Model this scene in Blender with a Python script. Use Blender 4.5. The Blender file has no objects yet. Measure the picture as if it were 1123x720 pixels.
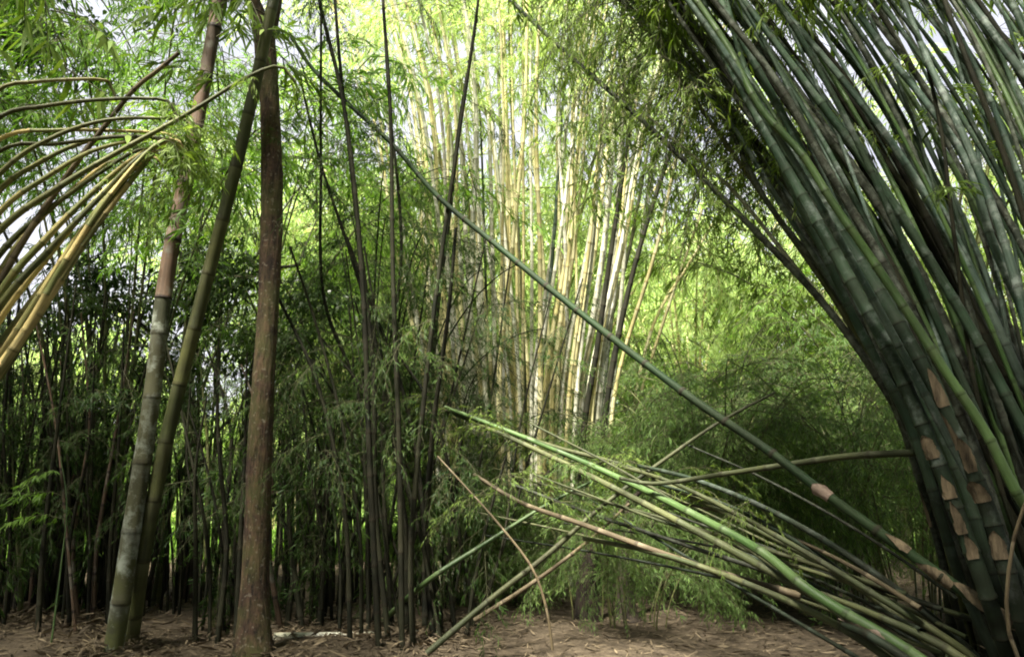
import bpy, math, random
import numpy as np
from mathutils import Vector, Matrix, Quaternion

random.seed(11)
rng = np.random.default_rng(11)
U = random.uniform
S = bpy.context.scene
C = S.collection

# ------------------------------------------------------------------ camera
CAM_H, F_PX, PITCH = 1.4, 811.0, math.radians(12.5)
cp, sp_ = math.cos(PITCH), math.sin(PITCH)

def P(px, py, Y):
    """point of the place seen at photo pixel (px,py), Y metres ahead"""
    dx, dy = (px - 561.5) / F_PX, (360 - py) / F_PX
    t = Y / (cp - sp_ * dy)
    return Vector((dx * t, Y, CAM_H + (sp_ + cp * dy) * t))

def G(px, py):
    dx, dy = (px - 561.5) / F_PX, (360 - py) / F_PX
    t = -CAM_H / (sp_ + cp * dy)
    return Vector((dx * t, (cp - sp_ * dy) * t, 0))

def proj(v):
    d = v.y * cp + (v.z - CAM_H) * sp_
    u = -v.y * sp_ + (v.z - CAM_H) * cp
    return (561.5 + F_PX * v.x / d, 360 - F_PX * u / d)

def wr(w, Y):
    return w * Y / F_PX / 2

cam_d = bpy.data.cameras.new('camera')
cam = bpy.data.objects.new('camera', cam_d)
C.objects.link(cam)
cam.location = (0, 0, CAM_H)
cam.rotation_euler = (math.radians(90) + PITCH, 0, 0)
cam_d.sensor_width = 36
cam_d.lens = 36 * F_PX / 1123
cam_d.clip_end = 1000
S.camera = cam

# ------------------------------------------------------------------ materials
def new_mat(name):
    m = bpy.data.materials.new(name)
    m.use_nodes = True
    nt = m.node_tree
    nt.nodes.clear()
    return m, nt

def N(nt, typ, **kw):
    n = nt.nodes.new(typ)
    for k, v in kw.items():
        if k.startswith('i_'):
            key = k[2:]
            n.inputs[int(key) if key.isdigit() else key].default_value = v
        else:
            setattr(n, k, v)
    return n

def L(nt, a, b):
    nt.links.new(a, b)

def ramp(nt, stops, interp='LINEAR'):
    r = N(nt, 'ShaderNodeValToRGB')
    cr = r.color_ramp
    cr.interpolation = interp
    while len(cr.elements) < len(stops):
        cr.elements.new(0.5)
    for e, (p, c) in zip(cr.elements, stops):
        e.position = p
        e.color = (c, c, c, 1) if isinstance(c, (int, float)) else (*c, 1)
    return r

def mixc(nt, fac, a, b, mode='MIX'):
    n = N(nt, 'ShaderNodeMix', data_type='RGBA', blend_type=mode)
    for sock, v in ((n.inputs[0], fac), (n.inputs[6], a), (n.inputs[7], b)):
        if hasattr(v, 'is_output'):
            L(nt, v, sock)
        elif isinstance(v, (int, float)):
            sock.default_value = v
        else:
            sock.default_value = (*v, 1)
    return n.outputs[2]

def math_n(nt, op, a, b=None):
    n = N(nt, 'ShaderNodeMath', operation=op)
    for i, v in enumerate((a, b)):
        if v is None:
            continue
        if hasattr(v, 'is_output'):
            L(nt, v, n.inputs[i])
        else:
            n.inputs[i].default_value = v
    return n.outputs[0]

def culm_mat(name, ca, cb, ring=(.02, .015, .01), wax=(.3, .34, .28), lichen=(.35, .38, .33), lich=.0,
             moss=0.0, rough=.42, patch=4.0, waxf=.28, dirt=.35, ringf=.38, spec=.3, low_shade=0.0):
    m, nt = new_mat(name)
    out = N(nt, 'ShaderNodeOutputMaterial')
    b = N(nt, 'ShaderNodeBsdfPrincipled')
    L(nt, b.outputs[0], out.inputs[0])
    tc = N(nt, 'ShaderNodeTexCoord')
    sx = N(nt, 'ShaderNodeSeparateXYZ')
    L(nt, tc.outputs['UV'], sx.inputs[0])
    fr = math_n(nt, 'FRACT', sx.outputs[1])
    oi = N(nt, 'ShaderNodeObjectInfo')
    # streaks along the culm and whole internodes of different tone
    cmb = N(nt, 'ShaderNodeCombineXYZ')
    L(nt, math_n(nt, 'MULTIPLY', sx.outputs[0], 14.0), cmb.inputs[0])
    L(nt, math_n(nt, 'MULTIPLY', sx.outputs[1], .8), cmb.inputs[1])
    L(nt, math_n(nt, 'MULTIPLY', oi.outputs['Random'], 37.0), cmb.inputs[2])
    st = N(nt, 'ShaderNodeTexNoise', i_Scale=1.0, i_Detail=4.0)
    L(nt, cmb.outputs[0], st.inputs['Vector'])
    cell = N(nt, 'ShaderNodeTexWhiteNoise', noise_dimensions='2D')
    cm2 = N(nt, 'ShaderNodeCombineXYZ')
    L(nt, math_n(nt, 'FLOOR', sx.outputs[1]), cm2.inputs[0])
    L(nt, oi.outputs['Random'], cm2.inputs[1])
    L(nt, cm2.outputs[0], cell.inputs['Vector'])
    nz = N(nt, 'ShaderNodeTexNoise', i_Scale=patch, i_Detail=6.0, i_Roughness=.65)
    L(nt, tc.outputs['Object'], nz.inputs['Vector'])
    f = math_n(nt, 'ADD', math_n(nt, 'MULTIPLY', st.outputs[0], .9),
               math_n(nt, 'MULTIPLY', math_n(nt, 'SUBTRACT', cell.outputs[0], .5), .5))
    fr1 = ramp(nt, [(.28, 0.0), (.66, 1.0)])
    L(nt, f, fr1.inputs[0])
    col = mixc(nt, fr1.outputs[0], ca, cb)
    # brightness per culm
    br = N(nt, 'ShaderNodeHueSaturation')
    L(nt, col, br.inputs['Color'])
    mr = N(nt, 'ShaderNodeMapRange', i_3=.62, i_4=1.3)
    L(nt, oi.outputs['Random'], mr.inputs[0])
    L(nt, mr.outputs[0], br.inputs['Value'])
    col = br.outputs[0]
    # dirt
    dr = ramp(nt, [(.42, 0.0), (.62, 1.0)])
    L(nt, nz.outputs[0], dr.inputs[0])
    col = mixc(nt, math_n(nt, 'MULTIPLY', dr.outputs[0], dirt), col, (.025, .022, .014))
    if moss > 0:
        sz = N(nt, 'ShaderNodeSeparateXYZ')
        L(nt, tc.outputs['Object'], sz.inputs[0])
        mz = N(nt, 'ShaderNodeMapRange', i_1=moss, i_2=.1)
        L(nt, sz.outputs[2], mz.inputs[0])
        r3 = ramp(nt, [(.35, 0.0), (.6, 1.0)])
        L(nt, math_n(nt, 'MULTIPLY', mz.outputs[0], math_n(nt, 'ADD', math_n(nt, 'MULTIPLY', nz.outputs[0], 2.4), -.55)), r3.inputs[0])
        col = mixc(nt, r3.outputs[0], col, (.06, .066, .02))
    if lich > 0:
        n2 = N(nt, 'ShaderNodeTexNoise', i_Scale=patch * 1.3, i_Detail=8.0, i_Roughness=.72)
        mp = N(nt, 'ShaderNodeMapping', i_Location=(7, 3, 1))
        L(nt, tc.outputs['Object'], mp.inputs[0])
        L(nt, mp.outputs[0], n2.inputs['Vector'])
        r2 = ramp(nt, [(.56 - lich * .25, 0.0), (.70 - lich * .25, 1.0)])
        L(nt, n2.outputs[0], r2.inputs[0])
        col = mixc(nt, math_n(nt, 'MULTIPLY', r2.outputs[0], .85), col, lichen)
    if low_shade > 0:                        # clump-foot shade painted into the colour of the lower culm
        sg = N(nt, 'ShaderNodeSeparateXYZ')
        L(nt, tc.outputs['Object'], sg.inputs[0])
        mg = N(nt, 'ShaderNodeMapRange', i_1=low_shade, i_2=.3)
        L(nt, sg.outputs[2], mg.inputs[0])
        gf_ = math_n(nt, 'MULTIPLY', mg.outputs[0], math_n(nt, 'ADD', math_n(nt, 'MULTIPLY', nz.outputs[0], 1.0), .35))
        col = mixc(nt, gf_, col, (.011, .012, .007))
    # node: dark scar, pale waxy band just under it
    ringr = ramp(nt, [(0.0, 1.0), (.035, 1.0), (.06, 0.0), (.95, 0.0), (.975, 1.0)])
    L(nt, fr, ringr.inputs[0])
    waxr = ramp(nt, [(.72, 0.0), (.93, 1.0), (.955, 1.0), (.97, 0.0)])
    L(nt, fr, waxr.inputs[0])
    col = mixc(nt, math_n(nt, 'MULTIPLY', waxr.outputs[0], waxf), col, wax)
    col = mixc(nt, math_n(nt, 'MULTIPLY', ringr.outputs[0], ringf), col, ring)
    L(nt, col, b.inputs['Base Color'])
    rr = N(nt, 'ShaderNodeMapRange', i_3=rough + .02, i_4=rough + .35)
    L(nt, nz.outputs[0], rr.inputs[0])
    L(nt, rr.outputs[0], b.inputs['Roughness'])
    b.inputs['Specular IOR Level'].default_value = spec
    bp = N(nt, 'ShaderNodeBump', i_Strength=.25, i_Distance=.01)
    L(nt, st.outputs[0], bp.inputs['Height'])
    L(nt, bp.outputs[0], b.inputs['Normal'])
    return m

def leaf_mat(name, stops, trans, tf=.4, rough=.55):
    m, nt = new_mat(name)
    out = N(nt, 'ShaderNodeOutputMaterial')
    b = N(nt, 'ShaderNodeBsdfPrincipled', i_Roughness=rough)
    b.inputs['Specular IOR Level'].default_value = .2
    at = N(nt, 'ShaderNodeAttribute', attribute_name='lr')
    oi = N(nt, 'ShaderNodeObjectInfo')
    f = math_n(nt, 'ADD', math_n(nt, 'MULTIPLY', at.outputs['Fac'], .7), math_n(nt, 'MULTIPLY', oi.outputs['Random'], .3))
    r = ramp(nt, stops)
    L(nt, f, r.inputs[0])
    L(nt, r.outputs[0], b.inputs['Base Color'])
    t = N(nt, 'ShaderNodeBsdfTranslucent')
    L(nt, mixc(nt, 1.0, r.outputs[0], trans, 'MULTIPLY'), t.inputs[0])
    mx = N(nt, 'ShaderNodeMixShader', i_0=tf)
    L(nt, b.outputs[0], mx.inputs[1])
    L(nt, t.outputs[0], mx.inputs[2])
    L(nt, mx.outputs[0], out.inputs[0])
    return m

def simple_mat(name, ca, cb, scale=8.0, rough=.8, bump=.4, stretch=(1, 1, 1), detail=6.0, pos=(.35, .65)):
    m, nt = new_mat(name)
    out = N(nt, 'ShaderNodeOutputMaterial')
    b = N(nt, 'ShaderNodeBsdfPrincipled', i_Roughness=rough)
    b.inputs['Specular IOR Level'].default_value = .25
    tc = N(nt, 'ShaderNodeTexCoord')
    mp = N(nt, 'ShaderNodeMapping', i_Scale=stretch)
    L(nt, tc.outputs['Object'], mp.inputs[0])
    nz = N(nt, 'ShaderNodeTexNoise', i_Scale=scale, i_Detail=detail, i_Roughness=.65)
    L(nt, mp.outputs[0], nz.inputs['Vector'])
    r = ramp(nt, [(pos[0], ca), (pos[1], cb)])
    L(nt, nz.outputs[0], r.inputs[0])
    L(nt, r.outputs[0], b.inputs['Base Color'])
    bp = N(nt, 'ShaderNodeBump', i_Strength=bump, i_Distance=.03)
    L(nt, nz.outputs[0], bp.inputs['Height'])
    L(nt, bp.outputs[0], b.inputs['Normal'])
    L(nt, b.outputs[0], out.inputs[0])
    return m

M = {}
M['green'] = culm_mat('bamboo dark green', (.017, .038, .020), (.047, .080, .047), wax=(.11, .145, .11), low_shade=3.2, waxf=.17, spec=.15, ringf=.3, rough=.48, lich=.12, lichen=(.16, .19, .17))
M['green_b'] = culm_mat('bamboo fresh green', (.034, .072, .018), (.070, .124, .036), wax=(.15, .19, .10), rough=.34, dirt=.25)
M['blue'] = culm_mat('bamboo waxy grey green', (.046, .080, .058), (.105, .148, .115), wax=(.20, .25, .20), low_shade=2.8, waxf=.18, spec=.15, ringf=.3, rough=.40, lich=.15, lichen=(.26, .30, .27))
M['mottle'] = culm_mat('bamboo mottled grey', (.022, .030, .020), (.068, .078, .056), wax=(.14, .155, .12), low_shade=3.2, waxf=.15, spec=.15, ringf=.3, rough=.5, lich=.34, lichen=(.13, .145, .115), dirt=.6, patch=9)
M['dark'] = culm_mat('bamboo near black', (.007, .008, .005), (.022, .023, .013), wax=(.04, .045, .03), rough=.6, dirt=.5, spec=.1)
M['olive'] = culm_mat('bamboo olive', (.050, .062, .018), (.108, .114, .036), wax=(.17, .18, .10), rough=.42, dirt=.4)
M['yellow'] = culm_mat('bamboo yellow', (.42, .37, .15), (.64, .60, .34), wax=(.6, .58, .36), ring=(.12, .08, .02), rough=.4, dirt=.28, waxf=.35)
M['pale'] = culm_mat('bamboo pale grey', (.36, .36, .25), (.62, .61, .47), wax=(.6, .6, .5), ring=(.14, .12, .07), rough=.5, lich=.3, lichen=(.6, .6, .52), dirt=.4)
M['straw'] = culm_mat('bamboo straw striped green', (.14, .16, .05), (.60, .48, .20), wax=(.42, .36, .18), ring=(.06, .05, .02), rough=.4, dirt=.25)
M['brown'] = culm_mat('bamboo weathered brown', (.06, .038, .022), (.14, .088, .055), ring=(.012, .009, .007), wax=(.12, .10, .08), lich=.12, lichen=(.15, .15, .12), rough=.6, patch=3.0, waxf=.2, ringf=.85)
M['patchy'] = culm_mat('bamboo lichen patched', (.05, .055, .026), (.10, .10, .05), wax=(.22, .23, .18), lich=.27, lichen=(.27, .30, .25), moss=1.9, rough=.6, patch=3.2, waxf=.3)
M['diag'] = culm_mat('bamboo fallen dark green', (.010, .028, .009), (.022, .052, .016), wax=(.06, .085, .045), rough=.5, dirt=.3, waxf=.3, ringf=.7, spec=.18, patch=2.0)
M['dull'] = culm_mat('bamboo dull olive', (.032, .042, .014), (.072, .080, .030), wax=(.12, .13, .08), rough=.5, dirt=.5, waxf=.2)
M['tan'] = culm_mat('bamboo dry tan', (.055, .042, .022), (.13, .10, .055), wax=(.36, .3, .2), rough=.55, dirt=.35)
M['sheath'] = simple_mat('papery culm sheath', (.036, .027, .017), (.20, .155, .095), 30, .8, .7, (1, 1, .2), pos=(.3, .7))
M['sheath_pink'] = simple_mat('pinkish dry sheath', (.11, .075, .055), (.25, .19, .15), 10, .7, .4)
M['bark'] = simple_mat('reddish mossy bark', (.016, .011, .008), (.135, .078, .050), 30, .9, 1.0, (1, 1, .22), pos=(.38, .66))
nt = M['bark'].node_tree
pb = next(n for n in nt.nodes if n.type == 'BSDF_PRINCIPLED'); c0 = pb.inputs['Base Color'].links[0].from_socket
tc = N(nt, 'ShaderNodeTexCoord')
big_n = N(nt, 'ShaderNodeTexNoise', i_Scale=2.6, i_Detail=7.0, i_Roughness=.7); L(nt, tc.outputs['Object'], big_n.inputs['Vector'])
gr_ = ramp(nt, [(.41, 0.0), (.58, 1.0)]); L(nt, big_n.outputs[0], gr_.inputs[0])
dk_ = ramp(nt, [(.34, 1.0), (.5, 0.0)]); L(nt, big_n.outputs[0], dk_.inputs[0])
spk = N(nt, 'ShaderNodeTexNoise', i_Scale=26.0, i_Detail=5.0); L(nt, tc.outputs['Object'], spk.inputs['Vector'])
sr_ = ramp(nt, [(.60, 0.0), (.66, 1.0)]); L(nt, spk.outputs[0], sr_.inputs[0])
c1 = mixc(nt, math_n(nt, 'MULTIPLY', gr_.outputs[0], .75), c0, (.055, .058, .018))
c1 = mixc(nt, math_n(nt, 'MULTIPLY', dk_.outputs[0], .8), c1, (.016, .012, .009))
c1 = mixc(nt, math_n(nt, 'MULTIPLY', sr_.outputs[0], .55), c1, (.19, .17, .13))
L(nt, c1, pb.inputs['Base Color'])
M['bark_dark'] = simple_mat('dark bark', (.010, .008, .006), (.040, .030, .021), 10, .9, 1.0, (1, 1, .4))
M['twig'] = simple_mat('twig', (.03, .035, .014), (.08, .08, .035), 12, .7, .1)
M['twig_pale'] = simple_mat('twig pale', (.16, .17, .06), (.32, .32, .12), 12, .7, .1)
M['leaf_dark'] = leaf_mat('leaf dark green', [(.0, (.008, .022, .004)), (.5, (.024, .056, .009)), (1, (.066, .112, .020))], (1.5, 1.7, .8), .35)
M['leaf_mid'] = leaf_mat('leaf mid green', [(.0, (.055, .095, .018)), (.5, (.12, .185, .036)), (.93, (.20, .27, .065)), (1, (.24, .2, .08))], (1.6, 1.7, .7), .42)
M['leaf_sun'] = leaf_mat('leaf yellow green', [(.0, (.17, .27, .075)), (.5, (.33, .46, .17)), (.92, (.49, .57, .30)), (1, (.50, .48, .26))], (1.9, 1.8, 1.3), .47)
M['leaf_fern'] = leaf_mat('leaf fern green', [(.0, (.038, .082, .020)), (.5, (.085, .155, .040)), (1, (.20, .285, .09))], (1.5, 1.6, .7), .45)
M['leaf_vivid'] = leaf_mat('leaf vivid green', [(.0, (.055, .11, .018)), (.5, (.105, .195, .033)), (1, (.19, .29, .06))], (1.5, 1.7, .7), .45)
M['leaf_tree'] = leaf_mat('broad leaf dark', [(.0, (.014, .026, .010)), (.5, (.034, .058, .018)), (1, (.07, .10, .035))], (1.3, 1.6, .7), .25, .35)

# ------------------------------------------------------------------ mesh helpers
def np_mesh(name, V, F, mats, midx=None, lr=None, uv=None, smooth=False):
    """V (n,3); F (m,k) with constant k"""
    V = np.asarray(V, np.float32); F = np.asarray(F, np.int32)
    me = bpy.data.meshes.new(name)
    n, m, k = len(V), len(F), F.shape[1]
    me.vertices.add(n); me.vertices.foreach_set('co', V.ravel())
    me.loops.add(m * k); me.loops.foreach_set('vertex_index', F.ravel())
    me.polygons.add(m); me.polygons.foreach_set('loop_start', np.arange(0, m * k, k, dtype=np.int32))
    for mt in mats:
        me.materials.append(mt)
    if midx is not None:
        me.polygons.foreach_set('material_index', np.asarray(midx, np.int32))
    if smooth:
        me.polygons.foreach_set('use_smooth', np.ones(m, bool))
    if uv is not None:
        ul = me.uv_layers.new(name='UVMap')
        ul.data.foreach_set('uv', np.asarray(uv, np.float32).ravel())
    me.update(calc_edges=True)
    if lr is not None:
        a = me.attributes.new('lr', 'FLOAT', 'POINT')
        a.data.foreach_set('value', np.asarray(lr, np.float32))
    me.validate()
    return me

def link(name, me, parent=None, mat4=None):
    o = bpy.data.objects.new(name, me)
    C.objects.link(o)
    if parent is not None:
        o.parent = parent
    if mat4 is not None:
        o.matrix_local = mat4
    return o

def thing(name, label, cat, loc=(0, 0, 0), group=None):
    o = bpy.data.objects.new(name, None)
    C.objects.link(o)
    o.location = loc
    o.empty_display_size = .1
    o['label'] = label; o['category'] = cat
    if group:
        o['group'] = group
    return o

def tag(o, label, cat, group=None):
    o['label'] = label; o['category'] = cat
    if group:
        o['group'] = group
    return o

def spline(ctrl, n=64):
    """Catmull-Rom through ctrl, resampled evenly; returns (n,3) numpy"""
    p = [np.array(c, float) for c in ctrl]
    if len(p) == 2:
        p = [p[0], (p[0] + p[1]) / 2, p[1]]
    p = [2 * p[0] - p[1]] + p + [2 * p[-1] - p[-2]]
    out = []
    for i in range(1, len(p) - 2):
        p0, p1, p2, p3 = p[i - 1:i + 3]
        # centripetal
        t0 = 0; t1 = t0 + max(np.linalg.norm(p1 - p0), 1e-6) ** .5
        t2 = t1 + max(np.linalg.norm(p2 - p1), 1e-6) ** .5; t3 = t2 + max(np.linalg.norm(p3 - p2), 1e-6) ** .5
        for t in np.linspace(t1, t2, 24, endpoint=False):
            a1 = (t1 - t) / (t1 - t0) * p0 + (t - t0) / (t1 - t0) * p1
            a2 = (t2 - t) / (t2 - t1) * p1 + (t - t1) / (t2 - t1) * p2
            a3 = (t3 - t) / (t3 - t2) * p2 + (t - t2) / (t3 - t2) * p3
            b1 = (t2 - t) / (t2 - t0) * a1 + (t - t0) / (t2 - t0) * a2
            b2 = (t3 - t) / (t3 - t1) * a2 + (t - t1) / (t3 - t1) * a3
            out.append((t2 - t) / (t2 - t1) * b1 + (t - t1) / (t2 - t1) * b2)
    out.append(p[-2])
    return np.array(out)

def resample(pts, s):
    d = np.r_[0, np.cumsum(np.linalg.norm(np.diff(pts, axis=0), axis=1))]
    return np.stack([np.interp(s, d, pts[:, i]) for i in range(3)], 1), d[-1]

def plen(pts):
    return np.linalg.norm(np.diff(pts, axis=0), axis=1).sum()

def frames(pts):
    T = np.gradient(pts, axis=0)
    T /= np.linalg.norm(T, axis=1)[:, None] + 1e-9
    ref = np.array([0.0, 1, 0]) if abs(T[0][1]) < .8 else np.array([1.0, 0, 0])
    A = np.zeros_like(T); a = ref - T[0] * (ref @ T[0]); a /= np.linalg.norm(a)
    for i in range(len(T)):
        a = a - T[i] * (a @ T[i]); a /= np.linalg.norm(a) + 1e-9
        A[i] = a
    return T, A, np.cross(T, A)

def tube(pts, rad, sides, v=None, cap=True):
    """returns V, F(quads), uv"""
    n = len(pts)
    T, A, B = frames(pts)
    an = np.linspace(0, 2 * np.pi, sides, endpoint=False)
    rad = np.asarray(rad)
    if rad.ndim == 1:
        rad = np.repeat(rad[:, None], sides, 1)
    V = pts[:, None, :] + rad[:, :, None] * (np.cos(an)[None, :, None] * A[:, None, :] + np.sin(an)[None, :, None] * B[:, None, :])
    V = V.reshape(-1, 3)
    i = np.arange(n - 1)[:, None] * sides; j = np.arange(sides)[None, :]; j2 = (j + 1) % sides
    F = np.stack([i + j, i + j2, i + sides + j2, i + sides + j], -1).reshape(-1, 4)
    if v is None:
        v = np.linspace(0, 1, n)
    u0 = np.broadcast_to(j / sides, (n - 1, sides)); u1 = u0 + 1 / sides
    v0 = np.broadcast_to(v[:-1, None], (n - 1, sides)); v1 = np.broadcast_to(v[1:, None], (n - 1, sides))
    uv = np.stack([np.stack([u0, v0], -1), np.stack([u1, v0], -1), np.stack([u1, v1], -1), np.stack([u0, v1], -1)], 2).reshape(-1, 2)
    return V, F, uv

def culm_mesh(pts, r0, r1, inter, sides=10, bulge=.12, tip=None, phase=None):
    Ln = plen(pts)
    n = max(2, int(Ln / inter))
    ph = U(0, 1) if phase is None else phase
    ss, rb, vv = [], [], []
    e = min(.02, inter * .05)
    for k in range(0, n + 2):
        base = (k - ph) * inter
        for off, bb in ((-e, .0), (-e * .35, bulge), (e * .35, bulge), (e, .0), (inter * .35, -.01), (inter * .65, -.01)):
            s = base + off
            if 0 <= s <= Ln:
                ss.append(s); rb.append(bb); vv.append(s / inter + ph)
    if ss[0] > 1e-3:
        ss.insert(0, 0); rb.insert(0, 0); vv.insert(0, ph)
    if ss[-1] < Ln - 1e-3:
        ss.append(Ln); rb.append(0); vv.append(Ln / inter + ph)
    ss = np.array(ss)
    q, _ = resample(pts, ss)
    t = ss / Ln
    r = (r0 + (r1 - r0) * t ** 1.15) * (1 + np.array(rb))
    return tube(q, r, sides, np.array(vv))

# ---- leaves
def leaf_block(pos, d, nrm, ln, wd, droop):
    """numpy leaves: pos,d,nrm (n,3); ln,wd (n,) -> V (n*6,3), F tris"""
    n = len(pos)
    d = d / (np.linalg.norm(d, axis=1)[:, None] + 1e-9)
    s = np.cross(d, nrm); s /= np.linalg.norm(s, axis=1)[:, None] + 1e-9
    up = np.cross(s, d)
    l = ln[:, None]; w = wd[:, None] * .5
    dz = np.zeros_like(pos); dz[:, 2] = -1
    dr = droop[:, None] * l
    b = pos
    m1 = pos + d * l * .38
    m2 = pos + d * l * .72 + dz * dr * .35
    tip = pos + d * l + dz * dr
    V = np.stack([b, m1 + s * w + up * w * .25, m1 - s * w + up * w * .25, m2 + s * w * .7 + up * w * .2, m2 - s * w * .7 + up * w * .2, tip], 1).reshape(-1, 3)
    base = np.arange(n)[:, None] * 6
    tri = np.array([[0, 2, 1], [1, 2, 4], [1, 4, 3], [3, 4, 5]])
    F = (base[:, :, None] + tri[None]).reshape(-1, 3)
    return V, F

def spray(kind, seed):
    """one leafy bamboo branch growing along +X from the origin (V,F,lr,midx)"""
    r = np.random.default_rng(seed)
    if kind == 'fan':
        Lm, ntw, nl, ll, drp = 1.0, 10, 8, (.13, .22), .35
    elif kind == 'plume':
        Lm, ntw, nl, ll, drp = 1.3, 15, 11, (.085, .155), .45
    else:                                   # fine
        Lm, ntw, nl, ll, drp = 1.5, 22, 14, (.05, .095), .5
    t = np.linspace(0, 1, 9)
    arch = r.uniform(.15, .5); dro = r.uniform(.4, .9)
    yw = r.normal(0, .12)
    main = np.stack([Lm * t, yw * t ** 2, arch * t - dro * t ** 2.2], 1)
    Vs, Fs, lr, mi = [], [], [], []
    nv = 0
    tv, tf, _ = tube(main[::2], np.linspace(.007, .002, 5), 3)
    def add_tube(V, F):
        nonlocal nv
        F3 = np.concatenate([F[:, [0, 1, 2]], F[:, [0, 2, 3]]])
        Vs.append(V); Fs.append(F3 + nv); lr.append(np.full(len(V), .5)); mi.append(np.ones(len(F3), int)); nv += len(V)
    add_tube(tv, tf)
    for k in range(ntw):
        tt = .12 + .88 * (k + r.random()) / ntw
        p0 = np.array([np.interp(tt, t, main[:, i]) for i in range(3)])
        side = 1 if k % 2 else -1
        ang = side * r.uniform(.3, 1.1); el = r.uniform(-.4, .5)
        d = np.array([math.cos(ang) * math.cos(el), math.sin(ang) * math.cos(el), math.sin(el)])
        l2 = r.uniform(.2, .45) * Lm * (1.05 - .5 * tt)
        q = np.linspace(0, 1, 5)
        tw = p0 + d * (q * l2)[:, None]
        tw[:, 2] -= (q ** 2) * l2 * r.uniform(.3, .9)
        V, F, _ = tube(tw[::2], np.linspace(.003, .0015, 3), 3)
        add_tube(V, F)
        n = int(nl * r.uniform(.7, 1.2))
        u = np.clip(r.beta(2.0, 1.0, n), .1, 1)
        pos = np.stack([np.interp(u, q, tw[:, i]) for i in range(3)], 1)
        td = tw[-1] - tw[0]; td = td / np.linalg.norm(td)
        sd = np.cross(td, [0, 0, 1]); sd /= np.linalg.norm(sd) + 1e-6
        sg = np.where(np.arange(n) % 2 == 0, 1, -1)[:, None]
        dd = td * r.uniform(.4, 1.0, n)[:, None] + sd * sg * r.uniform(.2, .8, n)[:, None] + np.array([0, 0, -1]) * r.uniform(.0, .8, n)[:, None]
        nr = np.array([0, 0, 1]) + r.normal(0, .45, (n, 3))
        ln = r.uniform(ll[0], ll[1], n)
        V, F = leaf_block(pos, dd, nr, ln, ln * r.uniform(.12, .17, n), r.uniform(.0, drp, n))
        Vs.append(V); Fs.append(F + nv); lr.append(np.repeat(np.clip(r.normal(.5, .22, n), 0, 1), 6)); mi.append(np.zeros(len(F), int)); nv += len(V)
    return np.concatenate(Vs), np.concatenate(Fs), np.concatenate(lr), np.concatenate(mi)

SPR = {}
for kd in ('fan', 'plume', 'fine'):
    SPR[kd] = [spray(kd, 100 + i + 10 * len(kd)) for i in range(4)]
SPM = {}
def spray_mesh(kind, i, leaf):
    key = (kind, i, leaf)
    if key not in SPM:
        V, F, lr, mi = SPR[kind][i]
        SPM[key] = np_mesh('spray_' + kind, V, F, [M[leaf], M['twig_pale' if leaf == 'leaf_sun' else 'twig']], mi, lr)
    return SPM[key]

def spray_matrix(p, az, tilt, roll, s):
    return Matrix.Translation(p) @ Matrix.Rotation(az, 4, 'Z') @ Matrix.Rotation(-tilt, 4, 'Y') @ Matrix.Rotation(roll, 4, 'X') @ Matrix.Scale(s, 4)

def add_sprays(root, pts, t0, t1, n, s, kind='plume', leaf='leaf_mid', az=None, tilt=(-.5, .5), jit=0.0):
    """one foliage part: n leafy branches along the culm between t0 and t1"""
    Ln = plen(pts); base = Vector(root.location)
    Vs, Fs, lr, mi, nv = [], [], [], [], 0
    for k in range(n):
        t = t0 + (t1 - t0) * (k + U(0, 1)) / n
        q, _ = resample(pts, np.array([t * Ln]))
        p = Vector(q[0]) - base
        a = U(0, 6.283) if az is None else U(*az)
        mt = np.array(spray_matrix(p, a, U(*tilt), U(-.4, .4), s * U(.75, 1.25)))
        V, F, l, m_ = SPR[kind][random.randrange(len(SPR[kind]))]
        Vs.append(V @ mt[:3, :3].T + mt[:3, 3]); Fs.append(F + nv); mi.append(m_); nv += len(V)
        lr.append(np.clip(l + random.gauss(0, .1), 0, 1))
    link('foliage', np_mesh('foliage', np.concatenate(Vs), np.concatenate(Fs), [M[leaf], M['twig_pale' if leaf == 'leaf_sun' else 'twig']],
                            np.concatenate(mi), np.concatenate(lr)), root)

# ------------------------------------------------------------------ bamboo culms
CULMS = []
def culm(label, group, ctrl, r0, r1, mat, inter=.35, sides=10, name='bamboo_culm', cat='bamboo culm', bulge=.12):
    pts3 = [c if isinstance(c, Vector) else P(*c) for c in ctrl]
    pts = spline(pts3)
    root = thing(name, label, cat, pts3[0], group)
    V, F, uv = culm_mesh(pts - np.array(pts3[0]), r0, r1, inter, sides, bulge)
    link('stem', np_mesh('stem', V, F, [M[mat]], uv=uv, smooth=True), root)
    root_rec = dict(root=root, pts=pts, r0=r0, r1=r1, mat=mat)
    CULMS.append(root_rec)
    return root_rec

def stem_r(c, t):
    return c['r0'] + (c['r1'] - c['r0']) * t ** 1.15

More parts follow.
